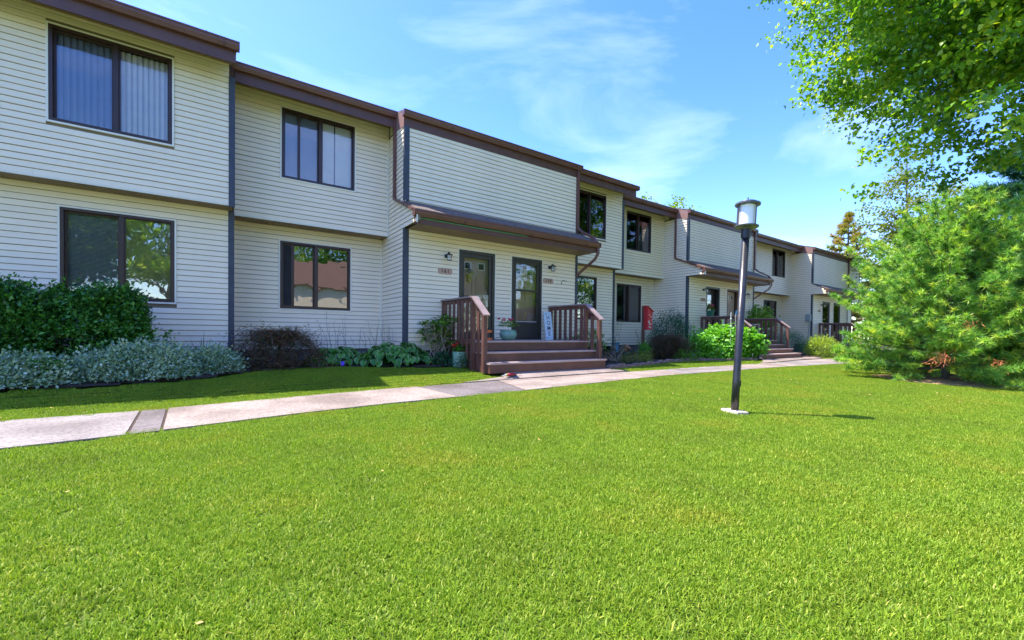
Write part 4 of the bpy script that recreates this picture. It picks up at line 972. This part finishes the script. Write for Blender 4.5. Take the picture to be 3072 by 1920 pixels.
mb = MB(); mb.sweep([(-.07, -.176, .20), (-.03, -.19, .185), (.03, -.19, .19), (.07, -.178, .205)], [(-.006, -.006), (.006, -.006), (.006, .006), (-.006, .006)], up=(0, 0, 1)); mb.build('handle', M['greenpot'], t)
pot_plant(t, (0, 0, .37), (.17, .15, .11), 120, LM['geran'], M['redflower'], 6, 61, .035)
t = thing('flower_pot', 'round sage green glazed pot with magenta flowers between the doors', 'flower pot', (5.73, 8.45, .832), world=False)
mb = MB(); mb.lathe([(.0, 0), (.12, 0), (.17, .04), (.205, .10), (.212, .15), (.20, .19), (.18, .21), (.20, .23), (.20, .245), (.18, .245), (.165, .2), (.0, .2)], n=40); mb.build('pot', M['greenpot'], t, smooth=True)
pot_plant(t, (0, 0, .36), (.27, .22, .15), 300, LM['rhodo'], M['pink'], 12, 62, .03, .05, .026)
t = thing('wall_pot', 'yellow bucket of artificial flowers hung on door 161', 'flower pot', (5.14, 9.365, 2.28), world=False)
mb = MB(); mb.lathe([(.0, 0), (.055, 0), (.075, .19), (.07, .19), (.0, .17)], n=20); mb.build('bucket', M['yellow'], t)
pot_plant(t, (.02, -.0, .24), (.13, .04, .07), 60, LM['blue'], mat('lilac_petal', (.28, .22, .5), .6, .2, 30), 7, 63, .022, .04, .02)
t = thing('hanging_basket', 'green basket of pink flowers hanging by door 157', 'hanging basket', (16.30, 9.50, 1.78), world=False)
mb = MB(); mb.lathe([(.0, 0), (.11, 0), (.17, .2), (.185, .21), (.185, .23), (.16, .23), (.0, .2)], n=20); mb.build('basket', mat('green_plastic', (.02, .13, .09), .4, .1), t)
mb = MB(); mb.tube([(0, .17, .62), (0, .05, .66), (0, 0, .62), (0, 0, .5)], .008, 6); 
for a in (0, 2.1, 4.2): mb.tube([(0, 0, .5), (.17*math.cos(a), .17*math.sin(a), .22)], .003, 4)
mb.build('hanger', M['black'], t)
pot_plant(t, (0, 0, .3), (.22, .18, .14), 150, LM['oak'], M['pink'], 4, 64, .04, .05, .03)

# ------------------------------------------------------------ HOME sign, tools, mat
t = thing('home_sign', 'pale blue upright HOME board leaning against siding beside the rail', 'sign', (7.35, 8.83, .832), (rad(-6), rad(-2.5), 0), world=False)
mb = MB(); mb.box(-.125, .125, -.009, .009, 0, .76); mb.build('board', M['sign'], t)
mb = MB(); rect_frame(mb, -.118, .118, .008, .752, -.0105, -.009, .004); mb.build('border_line', M['teal'], t)
for i, ch in enumerate('HOME'): text('letter', ch, .165, M['signink'], t, (0, -.011, .60-i*.145), (rad(90), 0, 0), .001, sx=.95)
for zc in (.70, .055):
    mb = MB()
    for k in range(-4, 5):
        for s in (-1, 1): mb.add([(k*.019, -.0105, zc), (k*.019+.016, -.0105, zc+s*.012+.006), (k*.019+.03*(1 if k >= 0 else -1), -.0105, zc+s*.022)], [(0, 1, 2)])
    mb.build('leaf_sprig', M['teal'], t)
t = thing('cordless_drill', 'orange and black cordless drill standing on porch floor beside rail', 'drill', (4.99, 8.1, .832), (0, 0, rad(30)), world=False)
mb = MB(); mb.box(-.06, .05, -.04, .04, 0, .06); mb.build('battery', M['orange'], t, bevel=.008)
mb = MB(); mb.bar((0, 0, .06), (.01, 0, .18), .04, .05, up=(0, 1, 0)); mb.build('grip', M['black'], t, bevel=.006)
mb = MB(); mb.bar((-.08, 0, .2), (.07, 0, .2), .06, .06); mb.build('motor_housing', M['orange'], t, bevel=.012)
mb = MB(); mb.tube([(.07, 0, .2), (.12, 0, .2), (.19, 0, .2)], [.022, .014, .004], 10); mb.build('chuck', M['black'], t)
mb = MB(); mb.box(5.08, 5.75, 8.5, 9.05, .832, .845); tag(mb.build('door_mat', M['black'], bevel=.004), 'thin dark mat on porch floor before door 161', 'door mat')
t = thing('caulk_gun', 'black caulking gun with red and yellow cartridge lying on the path', 'caulk gun', (4.72, 6.86, .155), (0, 0, rad(14)), world=False)
mb = MB(); mb.tube([(-.1, 0, .03), (.12, 0, .03)], .026, 12); mb.build('cartridge', M['red'], t, smooth=True)
mb = MB(); mb.tube([(-.13, 0, .03), (-.1, 0, .03)], .0265, 12); mb.build('cartridge_collar', M['yellow'], t)
mb = MB(); mb.tube([(-.13, 0, .03), (-.18, 0, .028), (-.26, 0, .022)], [.012, .008, .002], 8); mb.build('nozzle', M['white'], t)
mb = MB(); mb.bar((.12, 0, .03), (.34, 0, .035), .008, .008); mb.bar((-.11, 0, .006), (.13, 0, .006), .05, .004); mb.bar((.14, 0, .03), (.2, .09, .02), .02, .012); mb.bar((.17, 0, .03), (.27, .10, .02), .014, .01); mb.build('gun_frame', M['black'], t)

# ------------------------------------------------------------ garden between the porches
rhodo((8.35, 8.35), .98, .55, 'leafy dark green shrub just right of the first porch rail', 71, 34, 'leafy_shrub', .13, .038, 'rhodo')
rhodo((9.0, 8.05), .62, .42, 'low fine stemmed shrub beside the first porch steps', 73, 22, 'leafy_shrub', .08, .02, 'blue')
def wild_stem(x, y, h, label, seed):
    rng = np.random.default_rng(seed); t = thing('tall_weed', label, 'weed', (x, y, .25)); mb = MB(); P = []; D = []
    for k in range(4):
        p = np.array([x+rng.normal()*.05, y, .25]); pts = [p]
        for i in range(8): p = p+np.array([rng.normal()*.03+.01*(k-1.5), rng.normal()*.02, h/8*rng.uniform(.8, 1.1)]); pts.append(p)
        mb.tube(pts, .0035, 4)
        for q in pts[3:]: 
            for _ in range(2): e = q+rng.normal(size=3)*.07; mb.tube([q, e], .002, 3); P.append(e); D.append(rng.normal(size=3))
    mb.build('stems', stalkm, t); P = np.array(P); s = rng.uniform(.02, .04, len(P)); make_leaves('foliage', t, P, np.array(D), np.tile([0, 0, 1.], (len(P), 1)), s, s*.6, LM['oak'], rng=rng)
wild_stem(9.6, 8.5, 1.25, 'tall thin airy weed in front of the slate post between the townhouses', 75)
wild_stem(11.2, 8.9, .95, 'thin airy weed below the left of the red box', 76)
laceleaf((12.2, 8.55, 0), (1.35, .7, .85), 'bronze brown weeping laceleaf maple below the red box', LM['maple_brown'], 77, 110)
bush('green_sapling', 'small bright green sapling in front of the bronze laceleaf maple', 'plant', (10.55, 8.2, .48), (.18, .16, .3), 30, 20, .05, .03, LM['geran'], .06, 78, .4)
bush('ground_cover_plant', 'low green plants behind the stone edging by the first steps', 'plant', (9.6, 7.75, .3), (.9, .25, .14), 60, 24, .04, .024, LM['oak'], .07, 79, .4)
bush('ground_cover_plant', 'low green plants before the bronze laceleaf maple', 'plant', (12.4, 8.05, .28), (.7, .2, .16), 50, 24, .045, .026, LM['hyd'], .07, 80, .4)
bush('blue_green_shrub', 'blue green shrub against the side wall left of porch 157', 'shrub', (13.9, 9.7, 1.05), (1.0, .6, .78), 190, 40, .055, .03, LM['blue'], .13, 81, .6)
def hydrangea(c, r, seed, label):
    t = bush('hydrangea', label, 'shrub', c, r, 330, 9, .135, .095, LM['hyd'], .10, seed, .82, shape=3, droop=.5)
    return t
hydrangea((15.0, 8.35, .62), (1.25, .72, .66), 82, 'broad bright green hydrangea in front of the second porch rail')
hydrangea((16.25, 8.05, .55), (.62, .5, .50), 83, 'smaller hydrangea mound at the left of the four steps')
# stone edging
rr = random.Random(5)
edge = [(7.85, 7.2), (8.6, 7.28), (9.6, 7.38), (10.6, 7.6), (11.4, 7.82), (12.2, 7.95), (13.0, 7.98), (14.0, 7.75), (15.0, 7.6), (15.9, 7.5)]
cum = 0
for (xa, ya), (xb, yb_) in zip(edge[:-1], edge[1:]):
    Ls = math.hypot(xb-xa, yb_-ya); n = max(1, int(Ls/.26))
    for i in range(n):
        s = (i+.5)/n; x, y = xa+(xb-xa)*s, ya+(yb_-ya)*s; w = Ls/n*.96; h = rr.uniform(.075, .115); zg = float(gz(x, y))
        mb = MB(); a = math.atan2(yb_-ya, xb-xa); m_ = 6
        prof = [(-w/2, -.03), (-w/2, h*.6), (-w*.28, h*rr.uniform(.9, 1.05)), (w*.25, h*rr.uniform(.92, 1.08)), (w/2, h*.6), (w/2, -.03)]
        mb.prism(prof, 'y', -rr.uniform(.05, .07), rr.uniform(.05, .07)); o = mb.build('edging_stone', M['stone'], bevel=.012)
        o.location = (x, y, zg); o.rotation_euler = (rr.uniform(-.08, .08), rr.uniform(-.05, .05), a+rr.uniform(-.08, .08))
        side = ['beside the first porch steps', 'below the fine stemmed shrub', 'in front of the green sapling', 'below the pale blue tub', 'at the left of the bronze laceleaf maple', 'under the bronze laceleaf maple', 'between bronze maple and hydrangea', 'under the left of the hydrangea', 'at the right end before the four steps'][edge.index((xa, ya))]
        wh = {1: '', 2: ['left ', 'right '], 3: ['leftmost ', 'middle ', 'rightmost ']}.get(n, ['leftmost ', 'second ', 'third ', 'rightmost ', 'far right '])
        tag(o, (wh[i] if wh else '')+'red brown rounded edging stone '+side, 'edging stone', 'red brown stones edging the middle bed, '+side)
# red box on post
t = thing('post_box', 'red painted wooden box with white flowers on a brown post', 'garden box', (12.35, 9.4, .25))
mb = MB(); mb.box(11.95, 12.03, 9.36, 9.44, .2, 1.98); mb.build('post', M['deck'], t)
mb = MB(); mb.prism([(12.0, 1.17), (12.56, 1.17), (12.56, 1.77), (12.28, 1.84), (12.0, 1.95)], 'y', 9.2, 9.355)
for v in range(len(mb.v)): x, y, z = mb.v[v]; mb.v[v] = (11.97+(x-12.0)*.46, y, z)
bx = mb.build('box', M['red'], t, bevel=.006)
mb = MB(); mb.bar((11.94, 9.27, 1.975), (12.27, 9.27, 1.79), .2, .02, up=(0, 0, 1)); mb.build('lid', M['red'], t)
for (fx, fz, fr, c_) in ((11.97+(q_[0]-12.13)*.56, *q_[1:]) for q_ in ((12.25, 1.44, .042, 1), (12.33, 1.37, .04, 1), (12.45, 1.62, .025, 0), (12.50, 1.5, .022, 0), (12.28, 1.68, .02, 0), (12.27, 1.27, .03, 0), (12.40, 1.25, .025, 0), (12.50, 1.36, .02, 0))):
    f = MB()
    for k in range(7):
        a = k*2*math.pi/7; f.add([(fx, 9.197, fz), (fx+fr*math.cos(a-.3), 9.197, fz+fr*math.sin(a-.3)), (fx+fr*1.15*math.cos(a), 9.197, fz+fr*1.15*math.sin(a)), (fx+fr*math.cos(a+.3), 9.197, fz+fr*math.sin(a+.3))], [(0, 1, 2, 3)])
    f.build('painted_flower', M['white'], bx)
    if c_: g = MB(); g.add([(fx+.4*fr*math.cos(a), 9.195, fz+.4*fr*math.sin(a)) for a in np.linspace(0, 6.1, 9)], [tuple(range(9))]); g.build('flower_centre', M['letter'], bx)
t = thing('storage_tub', 'light blue tub against the wall left of the bronze maple', 'tub', (11.75, 10.9, .25)); mb = MB(); mb.prism([(11.35, .25), (12.15, .25), (12.22, .66), (11.28, .66)], 'y', 10.65, 11.05); mb.build('tub', M['lightblue'], t, bevel=.02)
mb = MB(); mb.box(11.25, 12.25, 10.62, 11.08, .66, .70); mb.build('lid', M['lightblue'], t, bevel=.01)
t = thing('terracotta_pot', 'tilted terracotta pot in front of the blue tub', 'flower pot', (11.75, 10.0, .42), (rad(35), rad(20), 0), world=False)
mb = MB(); mb.lathe([(.0, 0), (.08, 0), (.12, .17), (.135, .17), (.135, .21), (.11, .21), (.0, .12)], n=20); mb.build('pot', M['terra'], t)
def marker(x, y, z, h, label, dx=.07):
    t = thing('marker_flag', label, 'marker flag', (x, y, z), group='small violet utility flags', world=False)
    mb = MB(); mb.tube([(0, 0, 0), (.0, 0, h)], .0015, 4); mb.build('wire', M['white'], t)
    mb = MB(); mb.add([(0, 0, h), (dx, .01, h-.012), (dx*.8, -.02, h-.06), (dx*.9, 0, h-.10), (.005, .0, h-.085)], [(0, 1, 2, 3, 4)]); mb.build('flag', M['purple'], t)
marker(2.0, 8.93, .27, .13, 'violet flag in front of the left hosta', .075)
marker(12.75, 8.0, .2, .22, 'violet flag in front of the bronze laceleaf maple')
marker(16.4, 7.62, .15, .24, 'violet flag by the four porch steps')
mb = MB(); mb.tube([(0, 0, 0), (0, 0, .15)], .006, 6); mb.lathe([(.0, 0), (.022, 0), (.026, .05), (.032, .055), (.0, .07)], (0, 0, .14), 12)
o = mb.build('solar_light', M['white']); o.location = (15.85, 7.62, .16); tag(o, 'tiny white solar stake light at the end of the stone edging', 'solar light')
mb = MB(); mb.prism([(-.15, 0), (.16, 0), (.08, .12), (-.06, .13)], 'y', -.06, .06); o = mb.build('loose_stone', M['stone'], bevel=.01); o.location = (16.05, 7.42, .14); o.rotation_euler = (0, .3, .4); tag(o, 'pinkish flat stone slumped beside the four steps', 'stone')
# porch 2 bits
t = thing('pinwheel', 'blue pinwheel on a thin stick before the second porch rail', 'pinwheel', (15.75, 8.2, .2), world=False)
mb = MB(); mb.tube([(0, 0, 0), (0, 0, 1.66)], .006, 6); mb.build('stick', M['white'], t)
for k in range(6):
    a = k*math.pi/3; mb = MB(); mb.add([(0, -.02, 1.66), (.1*math.cos(a), -.03, 1.66+.1*math.sin(a)), (.1*math.cos(a+.8), -.05, 1.66+.1*math.sin(a+.8)), (.04*math.cos(a+1), -.02, 1.66+.04*math.sin(a+1))], [(0, 1, 2, 3)]); mb.build('petal', M['blue'], t)
for x, z in ((15.35, 1.85), (16.0, 1.6)):
    mb = MB(); mb.tube([(0, 0, 0), (0, 0, z-.2)], .012 if x < 15.5 else .006, 6); 
    if x < 15.5: mb.lathe([(.0, 0), (.03, 0), (.03, .03), (.0, .04)], (0, 0, z-.45), 10); mb.lathe([(.0, 0), (.05, 0), (.05, .02), (.0, .03)], (0, 0, z-.72), 10)
    o = mb.build('garden_stake', M['white']); o.location = (x, 8.15, .2); tag(o, 'thick white garden stake left of the pinwheel' if x < 15.5 else 'thin white garden stake right of the pinwheel', 'garden stake')
t = thing('striped_flag', 'small red white and blue flag hanging below plaque 155', 'flag', (19.5, 9.82, 2.33), world=False)
mb = MB(); mb.box(-.1, .015, -.012, -.004, -.24, 0, 0); mb.build('canton', M['flagblue'], t)
for k in range(7):
    mb = MB(); xa = -.1+k*.03; zt_ = -.24 if xa < .0 else 0; mb.add([(xa, -.008, zt_), (xa+.03, -.008, zt_), (xa+.03, -.01, -.62), (xa, -.01, -.62)], [(0, 1, 2, 3)]); mb.build('stripe', M['red' if k % 2 == 0 else 'white'], t)
t = thing('garden_flag', 'white garden flag with a red bird by the four steps', 'garden flag', (16.95, 8.05, .2), world=False)
mb = MB(); mb.tube([(-.2, 0, 0), (-.2, 0, .95), (.16, 0, .95)], .006, 6); mb.build('stand', M['black'], t)
mb = MB(); mb.box(-.18, .15, -.004, .004, .52, .93); fl = mb.build('banner', M['white'], t)
mb = MB(); mb.add([(-.08, -.008, .62), (.0, -.008, .60), (.06, -.008, .66), (.03, -.008, .74), (.05, -.008, .80), (.0, -.008, .86), (-.04, -.008, .80), (-.09, -.008, .72)], [tuple(range(8))]); mb.build('bird', M['red'], fl)
mb = MB(); mb.box(-.18, .15, -.007, -.005, .88, .93); mb.build('banner_edge', M['flagblue'], fl)
t = thing('plant_stand', 'small grey wooden stand on the second porch floor', 'stool', (18.3, 8.75, .832), world=False)
mb = MB(); mb.box(-.22, .22, -.15, .15, .62, .66); mb.build('top', M['bench'], t)
for sx in (-.19, .19):
    for sy in (-.12, .12): mb = MB(); mb.box(sx-.022, sx+.022, sy-.022, sy+.022, 0, .62); mb.build('leg', M['bench'], t)
mb = MB(); mb.box(-.18, .18, -.13, .13, .3, .325); mb.build('shelf', M['bench'], t)
# right of second porch
bush('porch_shrub', 'tall leafy green shrub behind the right rail of the second porch', 'shrub', (20.7, 9.75, 1.2), (1.15, .6, 1.0), 200, 14, .13, .07, LM['rhodo'], .14, 91, .7, shape=3)
bush('evergreen_shrub', 'dark green feathery shrub right of the second steps', 'shrub', (21.5, 8.7, .62), (.95, .6, .55), 200, 40, .05, .018, LM['spruce'], .12, 92, .7)
bush('lime_shrub', 'small rounded lime green shrub in sunlight by the path', 'shrub', (21.6, 7.55, .52), (.52, .48, .46), 130, 34, .055, .035, LM['lime'], .085, 93, .85)
bush('low_grass_clump', 'low dull brown green clump near the farthest porch', 'plant', (23.6, 7.9, .35), (.7, .4, .28), 80, 30, .09, .012, LM['oak'], .1, 94, .5)
bush('low_grass_clump', 'low green clump between lime shrub and farthest lattice', 'plant', (25.4, 8.6, .3), (.8, .4, .25), 80, 30, .09, .012, LM['rhodo'], .1, 95, .5)

# ------------------------------------------------------------ trees
def tree(name, label, c, h, trunk_r, cc, cr, n_cl, per, clr, ln, wd, m, seed, limbs=14, shell=.45, cat='tree', group=None, flat=.6, noisy=.2, first=.3, sunny=None):
    rng = np.random.default_rng(seed); t = thing(name, label, cat, (c[0], c[1], c[2]), group=group); cc = np.array(cc, float); cr = np.array(cr, float)
    cl = clumps_in(cc, cr, n_cl, rng, shell)
    d = cl-cc; k = 1+noisy*(np.sin(d[:, 0]*1.7+seed)*np.sin(d[:, 1]*1.3+1)*1.0+np.sin(d[:, 2]*2.1+seed*2)*.6); cl = cc+d*k[:, None]
    top = np.array([cc[0], cc[1], cc[2]+cr[2]*.55]); base = np.array([c[0], c[1], c[2]-.1]); mb = MB()
    tp = [base, base+(top-base)*.3+rng.normal(size=3)*.1, base+(top-base)*.65+rng.normal(size=3)*.2, top]
    mb.tube(tp, [trunk_r, trunk_r*.8, trunk_r*.5, trunk_r*.15], 12); mb.build('trunk', M['bark'], t, smooth=True)
    lb = MB()
    for i in range(limbs):
        q = cl[rng.integers(n_cl)]; s = rng.uniform(first, .9); b0 = base+(top-base)*s; md = b0+(q-b0)*.5+np.array([0, 0, .25])+rng.normal(size=3)*.15*cr[0]/6
        lb.tube([b0, md, q], [trunk_r*.28*(1.2-s), trunk_r*.16, trunk_r*.03], 6)
        for j in range(6):
            e = cl[np.argsort(((cl-md)**2).sum(1))[rng.integers(25)]]; lb.tube([b0+(q-b0)*.6 if j % 2 else md, (md+e)/2+rng.normal(size=3)*.1, e], [trunk_r*.10, trunk_r*.05, trunk_r*.02], 4)
    lb.build('limbs', M['bark'], t)
    P = np.repeat(cl, per, 0)+rng.normal(size=(n_cl*per, 3))*clr*np.array([1, 1, flat])
    outw = norm(P-cc); D = norm(outw*.5+rng.normal(size=P.shape)+[0, 0, -.35]); Nn = norm(rng.normal(size=P.shape)*.7+[0, 0, 1.]); s = rng.uniform(.6, 1.25, len(P))
    make_leaves('crown', t, P, D, Nn, ln*s, wd*s, m, rng=rng, vb=np.clip(np.repeat(rng.normal(.5, .18, n_cl), per)+rng.normal(0, .18, len(P)), 0, 1))
    return t
tree('shade_tree', 'big broadleaf tree whose bright green crown overhangs the top right', (15.2, -1.2, -.05), 17, .34, (14.8, .75, 11.35), (5.25, 5.35, 6.35), 2700, 64, .21, .125, .105, LM['maple'], 101, 60, .5, noisy=.20)
def conifer(name, label, c, h, r, m, seed, whorls=22, per=9, tuft=.11, needles=26, sag=.15, dens=1.0, wn=.0035, full=1.0, cat='tree', group=None, brown=None, up=.35, minz=.15, pw=.75):
    rng = np.random.default_rng(seed); t = thing(name, label, cat, c, group=group); c = np.array(c, float); mb = MB(); mb.tube([c-[0, 0, .05], c+[0, 0, h*.5], c+[0, 0, h]], [h*.022, h*.013, .008], 8); mb.build('trunk', M['bark'], t)
    br = MB(); T = []; TD = []
    for w in range(whorls):
        s = (w+.5)/whorls; z = minz+(h-minz)*s**1.05; R0 = r*full*(min(1, .8+s*2) if s < .1 else (1-((s-.1)/.9)**1.5)**pw)+.08
        for k in range(per if s < .85 else 5):
            a = rng.uniform(0, 6.28); Lb = R0*rng.uniform(.68, 1.1); el = up*rng.uniform(.3, 1.3)*(1-.4*s)*(min(1, .15+s*3) if name == 'pine_tree' else 1)+s*.5; d = np.array([math.cos(a), math.sin(a), 0]); pts = []
            for q in np.linspace(0, 1, 6): pts.append(c+[0, 0, z]+d*Lb*q+np.array([0, 0, Lb*(el*q*q-sag*q)]))
            br.tube(pts, list(np.linspace(.018*h/4, .004, 6)), 4)
            ns = max(3, int(Lb*7*dens))
            for j in range(ns):
                q = .3+.7*(j+rng.random())/ns; i = min(4, int(q*5)); p = pts[i]+(pts[i+1]-pts[i])*(q*5-i); side = rng.choice([-1, 1]); ls = Lb*.32*(1.1-q)*rng.uniform(.5, 1.2)
                sd = np.array([-d[1], d[0], 0])*side; e = p+(sd*.8+d*.6)*ls+[0, 0, ls*.25]
                br.tube([p, e], [.004, .003], 3)
                for f in (.5, 1.0): T.append(p+(e-p)*f); TD.append(norm((e-p)/max(ls, .01)*.8+d*.5+[0, 0, .45]))
            T.append(pts[-1]); TD.append(norm(d+[0, 0, .5]))
    for f in np.linspace(.9, 1.0, 5): T.append(c+[0, 0, h*f]); TD.append(np.array([0, 0, 1.]))
    br.build('branches', M['bark'], t)
    T = np.array(T); TD = np.array(TD); n = len(T); rep = needles
    D = norm(np.repeat(TD, rep, 0)*.65+sph(n*rep, rng)*.9); P = np.repeat(T, rep, 0)-np.repeat(TD, rep, 0)*rng.uniform(0, tuft*.45, (n*rep, 1)); P[:, 2] = np.maximum(P[:, 2], c[2]+.02)
    sdv = norm(np.cross(D, rng.normal(size=D.shape)))*wn; tip = P+D*(tuft*rng.uniform(.75, 1.15, (n*rep, 1)))
    V = np.stack([P-sdv, P+sdv, tip], 1).reshape(-1, 3)-c; b = np.arange(n*rep)*3
    vv = np.clip(np.repeat(rng.normal(.45, .24, n), rep)+rng.normal(0, .13, n*rep), 0, 1)
    link('crown', np_mesh('crown', V, np.stack([b, b+1, b+2], 1), m, var=np.repeat(vv, 3)), t)
    if brown:
        db = MB()
        for (x, y, z) in brown:
            for k in range(60): p = np.array([x, y, z])+rng.normal(size=3)*.07-c*0; e = p+norm(rng.normal(size=3)+[0, 0, -.6])*.11; s1 = norm(np.cross(e-p, rng.normal(size=3)))*.006; db.add([p-s1, p+s1, e], [(0, 1, 2)])
        db.build('dead_needles', M['orange_needle'], t)
    return t
M['orange_needle'] = mat('dead_needle', (.55, .19, .07), .8, .25, 20)
lt = MB(); rq = random.Random(9)
for (cx_, cy_, rr_) in ((13.3, 2.1, 1.35), (14.1, .5, 1.15)):
    n_ = 28; zc_ = .0
    ring = [(cx_+rr_*(1+.1*math.sin(5*a))*math.cos(a), cy_+rr_*(1+.1*math.cos(4*a))*math.sin(a)) for a in np.linspace(0, 2*math.pi, n_, endpoint=False)]
    inner = [(cx_+(x-cx_)*.5, cy_+(y-cy_)*.5) for x, y in ring]
    lt.add([(x, y, float(gz(x, y))+.012+.004*(cx_ > 13.5)) for x, y in ring]+[(x, y, float(gz(x, y))+.05+.004*(cx_ > 13.5)) for x, y in inner]+[(cx_, cy_, .09)], [(i, (i+1) % n_, n_+(i+1) % n_, n_+i) for i in range(n_)]+[(n_+i, n_+(i+1) % n_, 2*n_) for i in range(n_)])
tag(lt.build('needle_bed', mat('needle_litter', (.34, .22, .11), .95, .5, 18, .8, 50)), 'tan needle litter on the ground under the pines', kind='structure')
conifer('pine_tree', 'young bushy white pine with light green needles at the path end', (13.35, 2.25, .04), 4.05, 1.95, LM['pine'], 111, 26, 13, .13, 30, .12, 1.15, .0065, up=.42, pw=.62, minz=.10, brown=[(11.75, 2.0, .62), (11.85, 2.1, .55), (12.2, 1.35, .5), (12.1, 1.7, 1.3), (12.5, .95, .9)])
conifer('pine_tree', 'lower white pine merging into the bushy pine at the right edge', (14.2, .45, .03), 2.7, 1.95, LM['pine'], 112, 20, 12, .13, 28, .12, 1.1, .0065, up=.42, pw=.62)
conifer('blue_spruce', 'dark blue green spruce with drooping boughs at the right edge', (25.5, 1.3, .0), 11.0, 4.3, LM['spruce'], 113, 26, 8, .32, 30, .42, .75, .02, up=.2, minz=1.0, pw=.9)
tree('oak_tree', 'olive green thin crowned tree rising behind the pine', (33.5, 7.2, 0), 12, .28, (33.6, 7.4, 6.8), (2.6, 2.8, 4.8), 190, 55, .28, .17, .12, LM['oak'], 121, 14, .3, noisy=.28)
conifer('rust_conifer', 'conifer turning rusty orange behind the farthest roof', (44.5, 13.6, 0), 11.7, 3.4, LM['rust'], 122, 22, 6, .42, 16, .25, .4, .035, up=.15, minz=1.5, pw=1.1)
tree('small_tree', 'small green tree showing just over the farthest roof', (45.5, 16.6, 0), 9, .2, (45.5, 16.6, 7.1), (2.5, 2.5, 1.9), 110, 55, .36, .22, .17, LM['maple'], 123, 8, .3)
tree('yellow_green_tree', 'bright yellow green treetop over the middle roof', (28.5, 20.6, 0), 11.5, .25, (28.5, 20.6, 8.6), (2.2, 2.2, 2.9), 150, 70, .3, .20, .16, LM['yellowg'], 124, 9, .3)
for i, (x, y, zc, rx, rz, lb) in enumerate(((50, 5.2, 6.0, 5.0, 5.0, 'rounded green tree far beyond the pine'), (58, 11.0, 5.6, 5.5, 5, 'broad tree behind the rusty conifer'), (62, 2.5, 6.2, 6, 6, 'distant tree between pine and spruce'))):
    tree('distant_tree', lb, (x, y, 0), 11, .3, (x, y, zc), (rx, rx, rz), 220, 60, .6, .34, .26, LM['oak' if i % 2 else 'maple'], 130+i, 8, .4, group='trees beyond the row of townhouses')

# ------------------------------------------------------------ across the lawn (seen mirrored in the windows)
t = thing('opposite_house', 'cream sided house across the lawn, seen mirrored in the dark window', 'house', (6, -16, -.05))
mb = MB(); mb.box(1.5, 16, -24, -16, -.1, 4.9); mb.box(-2.5, 1.5, -24, -17.5, -.1, 4.6); mb.build('wall', M['siding'], t)
mb = MB(); mb.prism([(-15.6, 4.8), (-20, 7.2), (-24.4, 4.8), (-24.4, 4.7), (-20, 7.05), (-15.6, 4.7)], 'x', 1.2, 16.3); mb.prism([(-17.1, 4.6), (-20, 6.2), (-24.4, 4.6), (-24.4, 4.5), (-20, 6.05), (-17.1, 4.5)], 'x', -2.8, 1.2)
mb.build('roof', mat('brown_shingle', (.15, .09, .065), .9, .3, 20), t)
for x in (3, 6.5, 10, 13.5, -1):
    y = -16 if x > 1 else -17.5
    mb = MB(); rect_frame(mb, x-.7, x+.7, 1.4, 2.9, y+.0, y+.05, .07); w_ = mb.build('window', M['frame'], t); mb = MB(); mb.box(x-.62, x+.62, y+.01, y+.03, 1.48, 2.82); mb.build('window_pane', M['glass_mirror'], w_)
for i, (x, y, zc, r_) in enumerate(((-8, -13, 6.5, 4.2), (-3.5, -27, 9, 5), (9, -28, 9.5, 5.5), (21, -20, 8, 5.5), (30, -12, 8.5, 6))):
    tree('lawn_tree', ['round green tree left of the opposite house', 'tall tree behind the opposite house, left', 'tall tree behind the opposite house, right', 'green tree right of the opposite house', 'tree at the far end of the opposite lawn'][i], (x, y, -.1), 12, .3, (x, y, zc), (r_, r_, r_*.95), 260, 46, .5, .3, .24, LM['maple'], 150+i, 8, .45, group='trees across the lawn')
